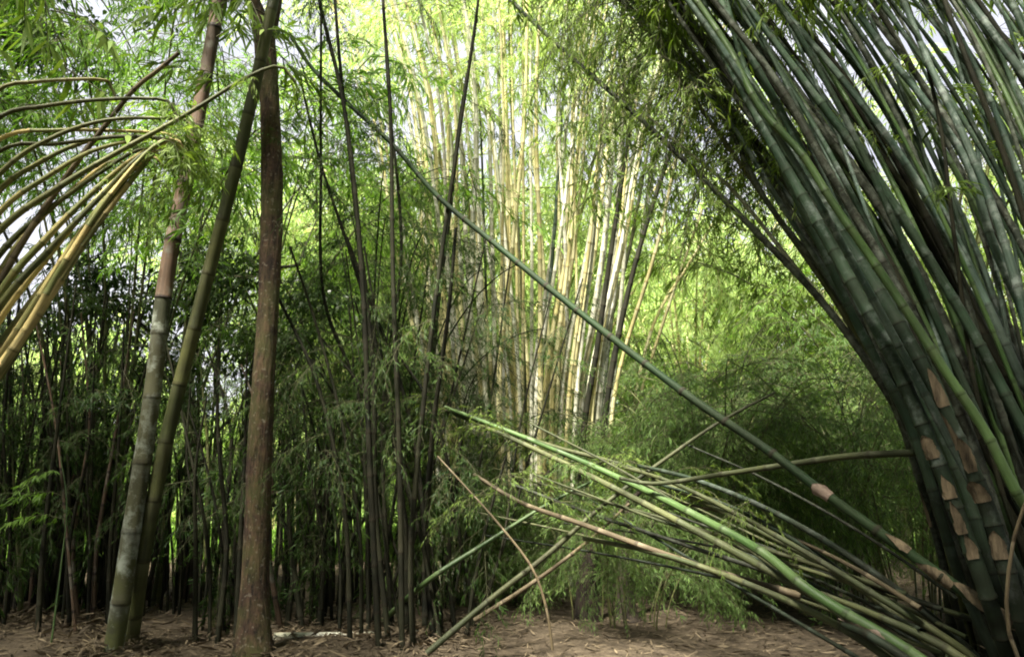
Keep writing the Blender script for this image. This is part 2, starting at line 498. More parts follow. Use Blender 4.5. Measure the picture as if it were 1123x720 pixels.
def sheath(c, t, ln, az, mat='sheath', wrap=2.4, flare=.35, label=None):
    """a dry papery sheath clasping the culm from t upward, with a tattered, slightly curled rim"""
    pts, Ln = c['pts'], plen(c['pts'])
    nv, nu = 18, 13
    s = np.linspace(t * Ln, t * Ln + ln, nv)
    q, _ = resample(pts, s)
    T, A, B = frames(q)
    V = []
    el, er = random.uniform(1.2, 3.5), random.uniform(1.2, 3.5)
    jl = np.clip(np.cumsum(np.random.default_rng(random.randrange(9999)).normal(0, .09, nv)), -.35, .35)
    jr = np.clip(np.cumsum(np.random.default_rng(random.randrange(9999)).normal(0, .09, nv)), -.35, .35)
    for i in range(nv):
        f = i / (nv - 1)
        hl = wrap / 2 * (1 - f ** el) * (1 + jl[i]) * (.75 + .25 * min(1, f * 6)) + .03
        hr = wrap / 2 * (1 - f ** er) * (1 + jr[i]) * (.75 + .25 * min(1, f * 6)) + .03
        for j in range(nu):
            g_ = 2 * j / (nu - 1) - 1
            a = az + (hr if g_ > 0 else hl) * g_
            rr = stem_r(c, t) * (1.09 + flare * f ** 2 + .10 * abs(g_) ** 4 + .025 * math.sin(j * 2.3 + i * .7)) + .001
            V.append(q[i] + rr * (math.cos(a) * A[i] + math.sin(a) * B[i]))
    V = np.array(V) - np.array(c['root'].location)
    F = [[i * nu + j, i * nu + j + 1, (i + 1) * nu + j + 1, (i + 1) * nu + j] for i in range(nv - 1) for j in range(nu - 1)]
    o = link('sheath', np_mesh('sheath', V, F, [M[mat]], smooth=True), c['root'])
    if label:
        o['label'] = label
    return o

ORD = ['zeroth', 'first', 'second', 'third', 'fourth', 'fifth', 'sixth', 'seventh', 'eighth', 'ninth', 'tenth', 'eleventh', 'twelfth', 'thirteenth',
       'fourteenth', 'fifteenth', 'sixteenth', 'seventeenth', 'eighteenth', 'nineteenth', 'twentieth']
TENS = {20: 'twenty', 30: 'thirty', 40: 'forty', 50: 'fifty', 60: 'sixty', 70: 'seventy', 80: 'eighty'}
def ordinal(i):
    if i <= 20:
        return ORD[i]
    t, r = i // 10 * 10, i % 10
    return TENS[t][:-1] + 'ieth' if r == 0 else TENS[t] + '-' + ORD[r]

def number_left_to_right(recs, row, fmt):
    def xat(c):
        uv = np.array([proj(Vector(p)) for p in c['pts'][2:]])
        k = np.argmin(np.abs(uv[:, 1] - row))
        return uv[k, 0]
    recs = sorted(recs, key=xat)
    h = len(recs)
    for i, c in enumerate(recs):
        if i < (h + 1) // 2:
            w = 'leftmost' if i == 0 else ordinal(i + 1) + ' from left'
        else:
            w = 'rightmost' if i == h - 1 else ordinal(h - i) + ' from right'
        c['root']['label'] = fmt(c, w)

exec_parts = []
# ================================================================== SETTING: ground
def gz(x, y):
    return (.05 * np.sin(x * .9 + 1.3) * np.cos(y * .7) + .03 * np.sin(x * 2.3 + y * 1.7) + .015 * np.sin(x * 5.1) * np.sin(y * 4.3)
            + .28 * np.exp(-((x - 3.7) ** 2 + (y - 5.0) ** 2) / 1.0) + .12 * np.exp(-((x + 4.4) ** 2 + (y - 8.2) ** 2) / 1.5) + .1 * np.exp(-((x + 1.2) ** 2 + (y - 7.6) ** 2) / .8))
xs = np.r_[np.linspace(-400, -30, 14)[:-1], np.linspace(-30, 30, 181), np.linspace(30, 400, 14)[1:]]
ys = np.r_[np.linspace(-300, -10, 10)[:-1], np.linspace(-10, 40, 181), np.linspace(40, 700, 20)[1:]]
X, Y = np.meshgrid(xs, ys)
Z = gz(X, Y) * np.clip(1.5 - np.hypot(X, Y - 10) / 40, 0, 1)
V = np.stack([X, Y, Z], -1).reshape(-1, 3)
nx, ny = len(xs), len(ys)
i, j = np.meshgrid(np.arange(nx - 1), np.arange(ny - 1))
k = (j * nx + i)
F = np.stack([k, k + 1, k + nx + 1, k + nx], -1).reshape(-1, 4)
gm, nt = new_mat('leaf litter earth')
out = N(nt, 'ShaderNodeOutputMaterial'); b = N(nt, 'ShaderNodeBsdfPrincipled', i_Roughness=.95)
b.inputs['Specular IOR Level'].default_value = .15
tc = N(nt, 'ShaderNodeTexCoord')
n1 = N(nt, 'ShaderNodeTexNoise', i_Scale=9.0, i_Detail=9.0, i_Roughness=.75); L(nt, tc.outputs['Object'], n1.inputs['Vector'])
n2 = N(nt, 'ShaderNodeTexNoise', i_Scale=.6, i_Detail=4.0); L(nt, tc.outputs['Object'], n2.inputs['Vector'])
r1 = ramp(nt, [(.3, (.024, .019, .013)), (.52, (.072, .056, .038)), (.72, (.14, .112, .076))]); L(nt, n1.outputs[0], r1.inputs[0])
sx = N(nt, 'ShaderNodeSeparateXYZ'); L(nt, tc.outputs['Object'], sx.inputs[0])
gy = N(nt, 'ShaderNodeMapRange', i_1=15.0, i_2=19.0); L(nt, sx.outputs[1], gy.inputs[0])
n3 = N(nt, 'ShaderNodeTexNoise', i_Scale=4.0, i_Detail=8.0); L(nt, tc.outputs['Object'], n3.inputs['Vector'])
r3 = ramp(nt, [(.35, (.06, .11, .02)), (.65, (.16, .26, .05))]); L(nt, n3.outputs[0], r3.inputs[0])
gf = ramp(nt, [(.4, 0.0), (.6, 1.0)])
L(nt, math_n(nt, 'MULTIPLY', gy.outputs[0], math_n(nt, 'ADD', n2.outputs[0], .5)), gf.inputs[0])
L(nt, mixc(nt, gf.outputs[0], r1.outputs[0], r3.outputs[0]), b.inputs['Base Color'])
bp = N(nt, 'ShaderNodeBump', i_Strength=.8, i_Distance=.05); L(nt, n1.outputs[0], bp.inputs['Height']); L(nt, bp.outputs[0], b.inputs['Normal'])
L(nt, b.outputs[0], out.inputs[0])
g = link('ground', np_mesh('ground', V, F, [gm], smooth=True)); g['kind'] = 'structure'

# dry fallen bamboo leaves on the ground (uncountable)
n = 42000
x = rng.uniform(-9, 10, n); y = 4.2 + 11 * rng.random(n) ** 1.4
pos = np.stack([x, y, gz(x, y) + rng.uniform(.004, .03, n)], 1)
a = rng.uniform(0, 6.283, n)
d = np.stack([np.cos(a), np.sin(a), rng.normal(0, .18, n)], 1)
nr = np.array([0, 0, 1]) + rng.normal(0, .35, (n, 3))
ln = rng.uniform(.06, .15, n); ln[:500] *= 2.0
V, F = leaf_block(pos, d, nr, ln, ln * rng.uniform(.09, .17, n), rng.uniform(-.05, .05, n))
M['litter'] = leaf_mat('dry litter leaf', [(.0, (.026, .020, .012)), (.5, (.098, .076, .048)), (1, (.25, .20, .13))], (1, .9, .7), .15, .7)
o = link('leaf_litter', np_mesh('leaf_litter', V, F, [M['litter']], lr=np.repeat(rng.random(n), 6))); o['kind'] = 'stuff'
tag(o, 'dry brown fallen bamboo leaves scattered over the ground', 'leaf litter')

# bright grass in the clearing behind the left trunks
n = 30000
x = rng.uniform(-16, 4, n); y = rng.uniform(15.5, 26, n)
pos = np.stack([x, y, gz(x, y) * .9 - .01], 1)
d = np.stack([rng.normal(0, .35, n), rng.normal(0, .35, n), np.ones(n)], 1)
nr = rng.normal(0, 1, (n, 3)); ln = rng.uniform(.15, .5, n)
V, F = leaf_block(pos, d, nr, ln, ln * .07 + .012, rng.uniform(0, .4, n))
o = link('grass', np_mesh('grass', V, F, [M['leaf_vivid']], lr=np.repeat(rng.random(n), 6))); o['kind'] = 'stuff'
tag(o, 'bright green grass in the sunny clearing behind the left trunks', 'grass')

# ================================================================== LEFT: tall pair, tree, arching fan
GP = 'pair of tall bamboo culms at left'
c = culm('thick tall bamboo culm with brown top and pale lichen patches, left of the leaning pair', GP,
         [G(124, 716), (143, 590, 7.05), (166, 440, 7.05), (183, 300, 7.05), (208, 175, 7.1), (240, 0, 7.2), (285, -300, 7.5), (300, -480, 7.8)],
         wr(19, 7.1), wr(11, 7.1), 'patchy', .62, 16, bulge=.06)
# the upper half is weathered brown: a second part of the same culm
pts = c['pts']; uvp = np.array([proj(Vector(p)) for p in pts]); k = int(np.argmin(np.abs(uvp[:, 1] - 330)))
root = c['root']
bpy.data.objects.remove(root.children[0])
loc = np.array(root.location)
Lall = plen(pts); t_k = plen(pts[:k + 1]) / Lall
rk = stem_r(c, t_k)
V, F, uv = culm_mesh(pts[:k + 1] - loc, c['r0'], rk, .62, 16, .06, phase=.3)
link('stem', np_mesh('stem', V, F, [M['patchy']], uv=uv, smooth=True), root)
V, F, uv = culm_mesh(pts[k:] - loc, rk, c['r1'], .62, 16, .10, phase=.0)
o = link('stem', np_mesh('stem', V, F, [M['brown']], uv=uv, smooth=True), root); o['label'] = 'weathered brown upper stem with dark node rings'
add_sprays(root, pts, .42, .85, 13, 1.15, 'fan', 'leaf_mid', tilt=(-.6, .5))
pairA = c
c = culm('slimmer olive bamboo culm leaning right, right of the lichen patched tall one', GP,
         [G(143, 706), (157, 610, 7.2), (183, 480, 7.1), (226, 310, 6.95), (262, 170, 6.8), (300, 0, 6.6), (350, -250, 6.5), (390, -430, 6.6)],
         wr(16, 7.3), wr(9.5, 7.1), 'olive', .55, 14, bulge=.05)
add_sprays(c['root'], c['pts'], .46, .85, 12, 1.15, 'fan', 'leaf_mid', tilt=(-.6, .5))
pairB = c

# generic broadleaf tree
def blob_leaves(centres, n, sig, ll, seed):
    r = np.random.default_rng(seed)
    cs = np.repeat(np.array(centres), n, 0)
    m = len(cs)
    off = r.normal(0, 1, (m, 3)); off /= np.linalg.norm(off, axis=1)[:, None]; off *= (r.random(m) ** .55)[:, None]
    pos = cs + off * np.array(sig) * np.repeat(r.uniform(.6, 1.3, len(centres)), n)[:, None]
    d = off + r.normal(0, .6, (m, 3)) + np.array([0, 0, -.5])
    nr = np.array([0, 0, 1]) + r.normal(0, .5, (m, 3))
    ln = r.uniform(ll * .7, ll * 1.3, m)
    V, F = leaf_block(pos, d, nr, ln, ln * r.uniform(.32, .5, m), r.uniform(0, .35, m))
    cl = np.repeat(r.normal(0, .18, len(centres)), n)
    return V, F, np.repeat(np.clip(r.normal(.5, .2, m) + cl, 0, 1), 6)

def trunk_mesh(pts, r0, r1, sides=14, rough=.06, seed=0, root_flare=.55):
    r = np.random.default_rng(seed)
    n = 60
    q, Ln = resample(pts, np.linspace(0, plen(pts), n))
    t = np.linspace(0, 1, n)
    rad = (r0 + (r1 - r0) * t) * (1 + root_flare * np.exp(-t * 22))
    lump = 1 + r.normal(0, rough * .45, (n, sides)) + rough * .7 * np.sin(t[:, None] * 17 + r.uniform(0, 6, sides)[None]) + rough * .8 * np.sin(t * 9 + 1)[:, None]
    return tube(q, rad[:, None] * lump, sides, t)

def tree(label, ctrl, r0, r1, limbs, centres, nleaf, sig, ll, bark='bark', leaf='leaf_tree', seed=0, group=None, name='tree'):
    pts3 = [c if isinstance(c, Vector) else P(*c) for c in ctrl]
    pts = spline(pts3)
    root = thing(name, label, 'tree', pts3[0], group)
    loc = np.array(pts3[0])
    parts = [trunk_mesh(pts - loc, r0, r1, seed=seed)]
    o = link('trunk', np_mesh('trunk', parts[0][0], parts[0][1], [M[bark]], uv=parts[0][2], smooth=True), root)
    for lc, a, bb in limbs:
        lp = spline([c if isinstance(c, Vector) else P(*c) for c in lc]) - loc
        V, F, uv = trunk_mesh(lp, a, bb, 9, .05, seed + 1, .1)
        link('limb', np_mesh('limb', V, F, [M[bark]], uv=uv, smooth=True), root)
    if centres:
        V, F, lr = blob_leaves([np.array(c_) - loc for c_ in centres], nleaf, sig, ll, seed + 2)
        link('crown', np_mesh('crown', V, F, [M[leaf]], lr=lr), root)
    return root, pts

# reddish tree trunk with fork
fork = P(292, 40, 7.0)
tops = [P(262, -120, 6.6), P(330, -160, 7.4), P(300, -260, 7.0), P(240, -330, 6.2), P(370, -350, 7.4)]
cc = []
for t_ in tops:
    for _ in range(5):
        cc.append(np.array(t_) + np.array([U(-1.3, .9), U(-1.6, .8), U(-.3, 1.4)]))
tree('straight reddish brown tree trunk with mossy rough bark, forking at the top left', [G(277, 722), (281, 600, 6.95), (287, 450, 6.95), (296, 300, 7.0), (298, 180, 7.0), (292, 40, 7.0)],
     wr(27, 7), wr(22, 7),
     [([fork - Vector((0, 0, .25)), P(284, 20, 6.95), P(262, -40, 6.8), tops[0], tops[3]], wr(20, 7), .03),
      ([fork - Vector((0, 0, .2)), P(302, 0, 7.0), P(312, -80, 7.2), tops[1], tops[4]], wr(18, 7), .03)],
     cc, 120, (.6, .6, .4), .14, seed=5, name='forked_tree')

# arching striped culms entering from the left edge
GF = 'straw and green striped culms arching in from the left edge'
base_l = Vector((-4.3, 4.55, -.03))
arch = [  # pixel path, widths
    ([(-60, 480), (0, 405), (48, 335), (98, 258), (140, 203), (181, 156)], 14, 7, 'straw'),
    ([(-70, 470), (0, 348), (45, 290), (95, 230), (135, 190), (172, 160)], 13, 6, 'straw'),
    ([(-60, 440), (0, 322), (50, 262), (100, 212), (140, 178), (170, 160)], 13, 6, 'straw'),
    ([(-70, 400), (0, 278), (50, 232), (100, 196), (150, 165)], 12, 6, 'olive'),
    ([(-80, 330), (0, 208), (40, 180), (80, 160), (120, 150), (165, 150)], 12, 6, 'straw'),
    ([(-80, 330), (0, 252), (60, 208), (120, 172), (200, 128), (285, 78)], 10, 3, 'olive'),
    ([(-80, 210), (0, 128), (45, 117), (100, 110), (165, 108)], 9, 4, 'olive'),
    ([(-80, 170), (0, 97), (35, 90), (85, 87), (110, 87)], 10, 5, 'straw'),
    ([(-80, 200), (0, 152), (60, 143), (115, 143), (175, 146)], 8, 4, 'straw'),
    ([(-90, 560), (0, 410), (55, 320), (108, 238), (168, 160)], 13, 6, 'olive'),
    ([(-70, 540), (10, 388), (70, 290), (120, 215), (172, 158)], 12, 6, 'straw'),
    ([(-60, 280), (0, 190), (55, 152), (115, 132), (185, 130)], 9, 4, 'olive'),
    ([(-70, 220), (0, 165), (60, 158), (130, 150), (180, 152)], 7, 4, 'olive'),
    ([(-50, 420), (0, 300), (30, 255), (75, 212), (120, 178)], 12, 6, 'straw'),
    ([(-60, 495), (5, 372), (58, 300), (112, 226), (176, 158)], 13, 7, 'straw'),
    ([(-60, 470), (0, 335), (52, 276), (104, 222), (158, 168)], 12, 6, 'olive'),
    ([(-60, 510), (0, 392), (40, 330), (92, 250), (150, 178)], 13, 6, 'straw'),
    ([(-70, 350), (0, 232), (48, 196), (100, 166), (160, 152)], 11, 5, 'straw'),
]
fan = []
for k, (pp, w0, w1, mt) in enumerate(arch):
    Yd = 4.6 + .12 * (k % 5)
    lx, ly = pp[-1]
    px_, py_ = pp[-2]
    ex, ey = (lx - px_), (ly - py_)
    pp = pp + [(lx + ex * .25 + 3, ly + ey * .16 + 3), (lx + ex * .36 + 8, ly + ey * .14 + 16 + U(-6, 10))]
    c = culm('', GF, [base_l + Vector((U(-.3, .3) - (1.5 if pp[1][1] < 170 else .7 if pp[1][1] < 260 else 0), U(-.3, .4), 0))] + [(a_, b_, Yd + .04 * i_) for i_, (a_, b_) in enumerate(pp[1:])],
             wr(w0 * 1.35, 4.7), wr(3.6, 4.9), mt, .26, 10)
    add_sprays(c['root'], c['pts'], .92, 1.0, 2, .38, 'fan', 'leaf_mid', tilt=(-.9, .3), az=(-.9, 1.2))
    fan.append(c)
cst = culm('dry tan culm with bare raised tip among the arching left culms', None, [base_l + Vector((.1, .35, 0)), P(0, 310, 4.9), P(72, 195, 5.0), P(112, 142, 5.0), (150, 95, 5.0), (172, 78, 5.0), (196, 58, 5.0)], wr(11, 5), wr(5, 5), 'tan', .3, 10)
NAMEMAT = {'straw': 'straw yellow', 'olive': 'olive green', 'tan': 'dry tan', 'diag': 'dark green', 'dull': 'dull olive', 'green': 'dark green', 'green_b': 'fresh green', 'blue': 'waxy grey green',
           'mottle': 'mottled grey', 'dark': 'near black', 'yellow': 'sunlit yellow', 'pale': 'pale grey', 'brown': 'brown', 'patchy': 'patchy'}
def mname(c):
    return NAMEMAT[c['mat']]
number_left_to_right(fan, 205, lambda c, w: f"{mname(c)} bamboo culm arching in from the left edge, {w} in the fan")

# ================================================================== RIGHT: big leaning clump
GR = 'culms of the big clump leaning in from the right'
rc = []
def rbase(q):
    return Vector((3.05 + 1.35 * q + U(-.12, .12), 4.5 + U(-.45, .6), -.03))
feat = [  # hand traced
    ([(1122, 551), (1080, 472), (1038, 409), (1000, 350), (960, 290), (915, 225), (880, 170), (835, 120), (800, 55), (760, -5), (700, -90), (600, -260)], 15, 9, 'green_b', 4.0, .55),
    ([(1055, 640), (1030, 560), (996, 461), (964, 400), (935, 345), (905, 280), (870, 210), (838, 130), (812, 60), (790, -20), (740, -160)], 14, 9, 'green', 4.8, .0),
    ([(1090, 640), (1060, 540), (1010, 430), (960, 330), (905, 215), (850, 110), (800, 20), (770, -40), (690, -180)], 16, 10, 'green', 4.6, .1),
    ([(1110, 640), (1085, 540), (1040, 420), (975, 300), (910, 190), (852, 90), (775, -10), (700, -120)], 17, 10, 'mottle', 4.4, .15),
    ([(1160, 480), (1123, 345), (1090, 270), (1060, 178), (1020, 118), (980, 68), (928, -4), (840, -130)], 15, 9, 'blue', 4.5, .6),
    ([(1150, 440), (1112, 300), (1080, 205), (1050, 135), (1020, 72), (988, -6), (930, -150)], 15, 9, 'blue', 4.3, .6),
    ([(1150, 330), (1118, 220), (1090, 140), (1060, 65), (1034, -6), (1005, -120)], 11, 8, 'dark', 4.0, .8),
    ([(1210, 190), (1123, 82), (1060, -2), (970, -120)], 17, 12, 'blue', 4.1, .9),
    ([(1220, 150), (1150, 80), (1108, 0), (1060, -100)], 15, 11, 'green', 4.0, 1.0),
    ([(1180, 520), (1123, 420), (1080, 330), (1030, 240), (980, 160), (930, 95), (875, 30), (830, -20), (730, -150)], 15, 9, 'blue', 4.7, .5),
    ([(1180, 560), (1123, 470), (1070, 370), (1010, 270), (950, 180), (890, 100), (830, 20), (800, -20), (720, -130)], 17, 10, 'green', 4.5, .5),
]
for pp, w0, w1, mt, Yd, q in feat:
    n_ = len(pp)
    c = culm('', GR, [rbase(q)] + [(a_, b_, Yd + .9 * (i_ / n_) ** 1.3) for i_, (a_, b_) in enumerate(pp)], wr(w0 * .8, Yd), wr(w1 * .7, Yd), mt, U(.28, .36), 14)
    rc.append(c)
mats_r = ['green', 'green', 'blue', 'mottle', 'mottle', 'blue', 'green_b', 'dark', 'green', 'blue']
NR = 72
def bez(b0, m, t_, b3):
    """smooth cubic arch from the base b0 to the tip b3 through m and t_"""
    ta, tb = .42, .70
    def rest(p, t):
        return p - b0 * (1 - t) ** 3 - b3 * t ** 3
    a1, a2 = 3 * ta * (1 - ta) ** 2, 3 * ta ** 2 * (1 - ta)
    c1, c2 = 3 * tb * (1 - tb) ** 2, 3 * tb ** 2 * (1 - tb)
    ra, rb = rest(m, ta), rest(t_, tb)
    det = a1 * c2 - a2 * c1
    B1 = (ra * c2 - rb * a2) / det
    B2 = (rb * a1 - ra * c1) / det
    return [b0 * (1 - t) ** 3 + B1 * 3 * t * (1 - t) ** 2 + B2 * 3 * t ** 2 * (1 - t) + b3 * t ** 3 for t in (0, .14, .28, .42, .56, .7, .85, 1)]
for k in range(NR):
    q = (k + U(0, 1)) / NR
    q = q ** .85
    dy_ = U(0, 1)
    Y0 = 4.3 + 1.6 * dy_
    tx = max(742, 745 + 360 * q + random.gauss(0, 28))
    mx, my = 935 + 280 * q + random.gauss(0, 16), 325 - 130 * q
    m2x, m2y = (mx + tx) / 2 - 22 + U(-14, 14), (my - 10) / 2 + 15
    bq = Vector((3.1 + 1.5 * q + U(-.15, .15) + .25 * dy_, Y0 + U(-.1, .3), -.03))
    Bp = proj(bq)
    l1 = ((mx * .55 + Bp[0] * .45) + 14, my * .55 + Bp[1] * .45)
    end = (tx - 190 - 60 * U(0, 1), -190 - U(0, 60))
    far = U(.2, 1.6)
    ctrl = bez(bq, P(mx, my, Y0 + .25 * far), P(tx, -15, Y0 + .7 * far), P(end[0], end[1], Y0 + 1.2 * far))
    w = U(7.5, 14.5)
    mt = random.choice(mats_r)
    c = culm('', GR, ctrl, w / 811 / 2 * 5.0 * .64, w / 811 / 2 * 5.0 * .34, mt, U(.28, .42), 12)
    rc.append(c)
    if k % 2 == 0:
        add_sprays(c['root'], c['pts'], .72, 1, 4, 1.1, 'plume', 'leaf_mid', tilt=(-.6, .4))
    elif k % 4 == 1:
        add_sprays(c['root'], c['pts'], .42, .8, 2, .5, 'fan', 'leaf_mid', tilt=(-.2, .6))
for k in range(22):
    q = (k + U(0, 1)) / 22
    Y0 = 4.9 + U(0, 1.3)
    bq = Vector((3.25 + 1.3 * q + U(-.1, .1), Y0, -.03))
    bp_ = proj(bq)
    m1 = (985 + 150 * q + U(-8, 8), 420)
    ctrl = [bq, ((bp_[0] + m1[0]) / 2 + 12, (bp_[1] + m1[1]) / 2, Y0), (m1[0], m1[1], Y0 + .1), (m1[0] - 75, 270, Y0 + .3), (m1[0] - 190 + U(-20, 20), 90, Y0 + .7), (m1[0] - 330, -90, Y0 + 1.1)]
    c = culm('', GR, ctrl, wr(U(9, 14), 5.2), wr(5, 5.2), random.choice(['mottle', 'dark', 'green', 'dark']), .33, 9)
    rc.append(c)
# slimmer culms on the far left flank of the clump, greyer
for k in range(10):
    q = k / 9
    Y0 = 5.6 + U(0, .7)
    bq = Vector((3.55 + U(-.2, .3), Y0, -.03))
    ctrl = [bq, (1010 + U(-12, 12) - 10 * q, 500 - 30 * q, Y0), (945 - 20 * q + U(-10, 10), 350 - 10 * q, Y0 + .2), (880 - 40 * q + U(-12, 12), 240 - 25 * q, Y0 + .4),
            (815 - 45 * q, 140 - 30 * q + U(-12, 12), Y0 + .7), (752 - 55 * q, 62 - 40 * q + U(-15, 15), Y0 + 1), (655 - 40 * q, -20 - 80 * q, Y0 + 1.3)]
    c = culm('', GR, ctrl, wr(9, 5.8), wr(3.2, 5.8), random.choice(['mottle', 'olive', 'blue', 'blue']), .36, 8)
    add_sprays(c['root'], c['pts'], .62, 1, 9, 1.0, 'fine', 'leaf_mid', tilt=(-1.1, 0))
    rc.append(c)
# papery tan sheaths still clasping the lower culms
def sheath_row(c, row, ln, off=0.0, mat='sheath', wrap=2.6, flare=.3, label=None):
    """sheath whose foot is where the culm passes the given height of the view, turned to the open side"""
    pts = c['pts']; Ln = plen(pts)
    uv = np.array([proj(Vector(p)) for p in pts[1:]])
    k = int(np.argmin(np.abs(uv[:, 1] - row))) + 1
    t = plen(pts[:k + 1]) / Ln
    q, _ = resample(pts, np.linspace(t * Ln, t * Ln + ln, 9))
    T, A, B = frames(q)
    v = np.array([0, 0, CAM_H]) - q[0]
    sheath(c, t, ln, math.atan2(v @ B[0], v @ A[0]) + off, mat, wrap, flare, label)
for pp, rows in (([(1110, 645, 4.25), (1090, 575, 4.28), (1068, 520, 4.3), (1040, 460, 4.35), (1008, 395, 4.4), (955, 305, 4.6), (880, 190, 4.9), (805, 70, 5.3), (740, -40, 5.7), (640, -190, 6.0)], (600, 555, 520, 484, 452)),
                 ([(1082, 650, 4.4), (1060, 590, 4.4), (1032, 515, 4.42), (1007, 455, 4.45), (975, 385, 4.5), (922, 288, 4.7), (860, 180, 5.0), (795, 60, 5.4), (740, -60, 5.8), (650, -200, 6.0)], (612, 575, 540, 500))):
    c = culm('', GR, [rbase(.1)] + pp, wr(17, 4.4), wr(9, 5), 'green', .25, 14)
    rc.append(c)
    for i_, r_ in enumerate(rows):
        sheath_row(c, r_ + U(-12, 12), U(.12, .27), U(-.7, .4), wrap=U(1.2, 2.4), flare=U(.1, .45))
for k in (2, 8, 12, 20):
    sheath_row(rc[k], U(400, 620), U(.12, .28), U(-.8, .8), flare=.25, wrap=U(1.0, 2.0))
number_left_to_right(rc, 330, lambda c, w: f"{mname(c)} bamboo culm in the big leaning right clump, {w}")

# the long fallen green culm crossing the whole picture
big = culm('long dark green bamboo culm fallen diagonally across the view from upper left to lower right', None,
           [Vector((4.2, 4.15, .12)), (1190, 738, 4.3), (1123, 692, 4.4), (1055, 647, 4.6), (985, 598, 4.8), (905, 541, 5.1), (840, 492, 5.4), (765, 441, 5.7), (690, 385, 6.1), (610, 322, 6.5),
            (540, 265, 6.9), (480, 215, 7.2), (430, 158, 7.5), (380, 112, 7.8), (340, 72, 8.0), (318, 38, 8.2)], wr(13, 4.4), wr(4.6, 8), 'diag', .42, 14, bulge=.2)
add_sprays(big['root'], big['pts'], .62, .99, 4, .32, 'fan', 'leaf_mid', tilt=(-.6, .5))
sheath_row(big, 546, .13, 0, 'sheath_pink', 4.4, .55, 'pinkish brown sheath at a node')
sheath_row(big, 692, .24, .5, wrap=3.0, flare=.1)
sheath_row(big, 668, .22, .2, wrap=2.4, flare=.12)
sheath_row(big, 640, .22, -.6, wrap=2.0, flare=.1)
sheath_row(big, 607, .16, .4, wrap=1.6, flare=.08)

# second, thinner grey diagonal
c = culm('thin dark grey bamboo culm slanting from top centre down into the right clump', None,
         [Vector((3.3, 5.4, 0)), (1010, 500, 5.6), (960, 410, 5.7), (905, 335, 5.9), (830, 255, 6.2), (765, 190, 6.5), (700, 128, 6.8), (640, 75, 7.1), (575, 15, 7.4), (520, -40, 7.7)],
         wr(10, 5.5), wr(5, 7), 'mottle', .4, 10)
c = culm('slim pale grey culm rising just right of the thin dark diagonal', None,
         [Vector((3.45, 5.7, 0)), (1000, 470, 5.9), (945, 385, 6.0), (870, 290, 6.2), (800, 205, 6.5), (735, 150, 6.9), (690, 105, 7.2)],
         wr(7, 5.7), wr(3.5, 7), 'pale', .36, 8)

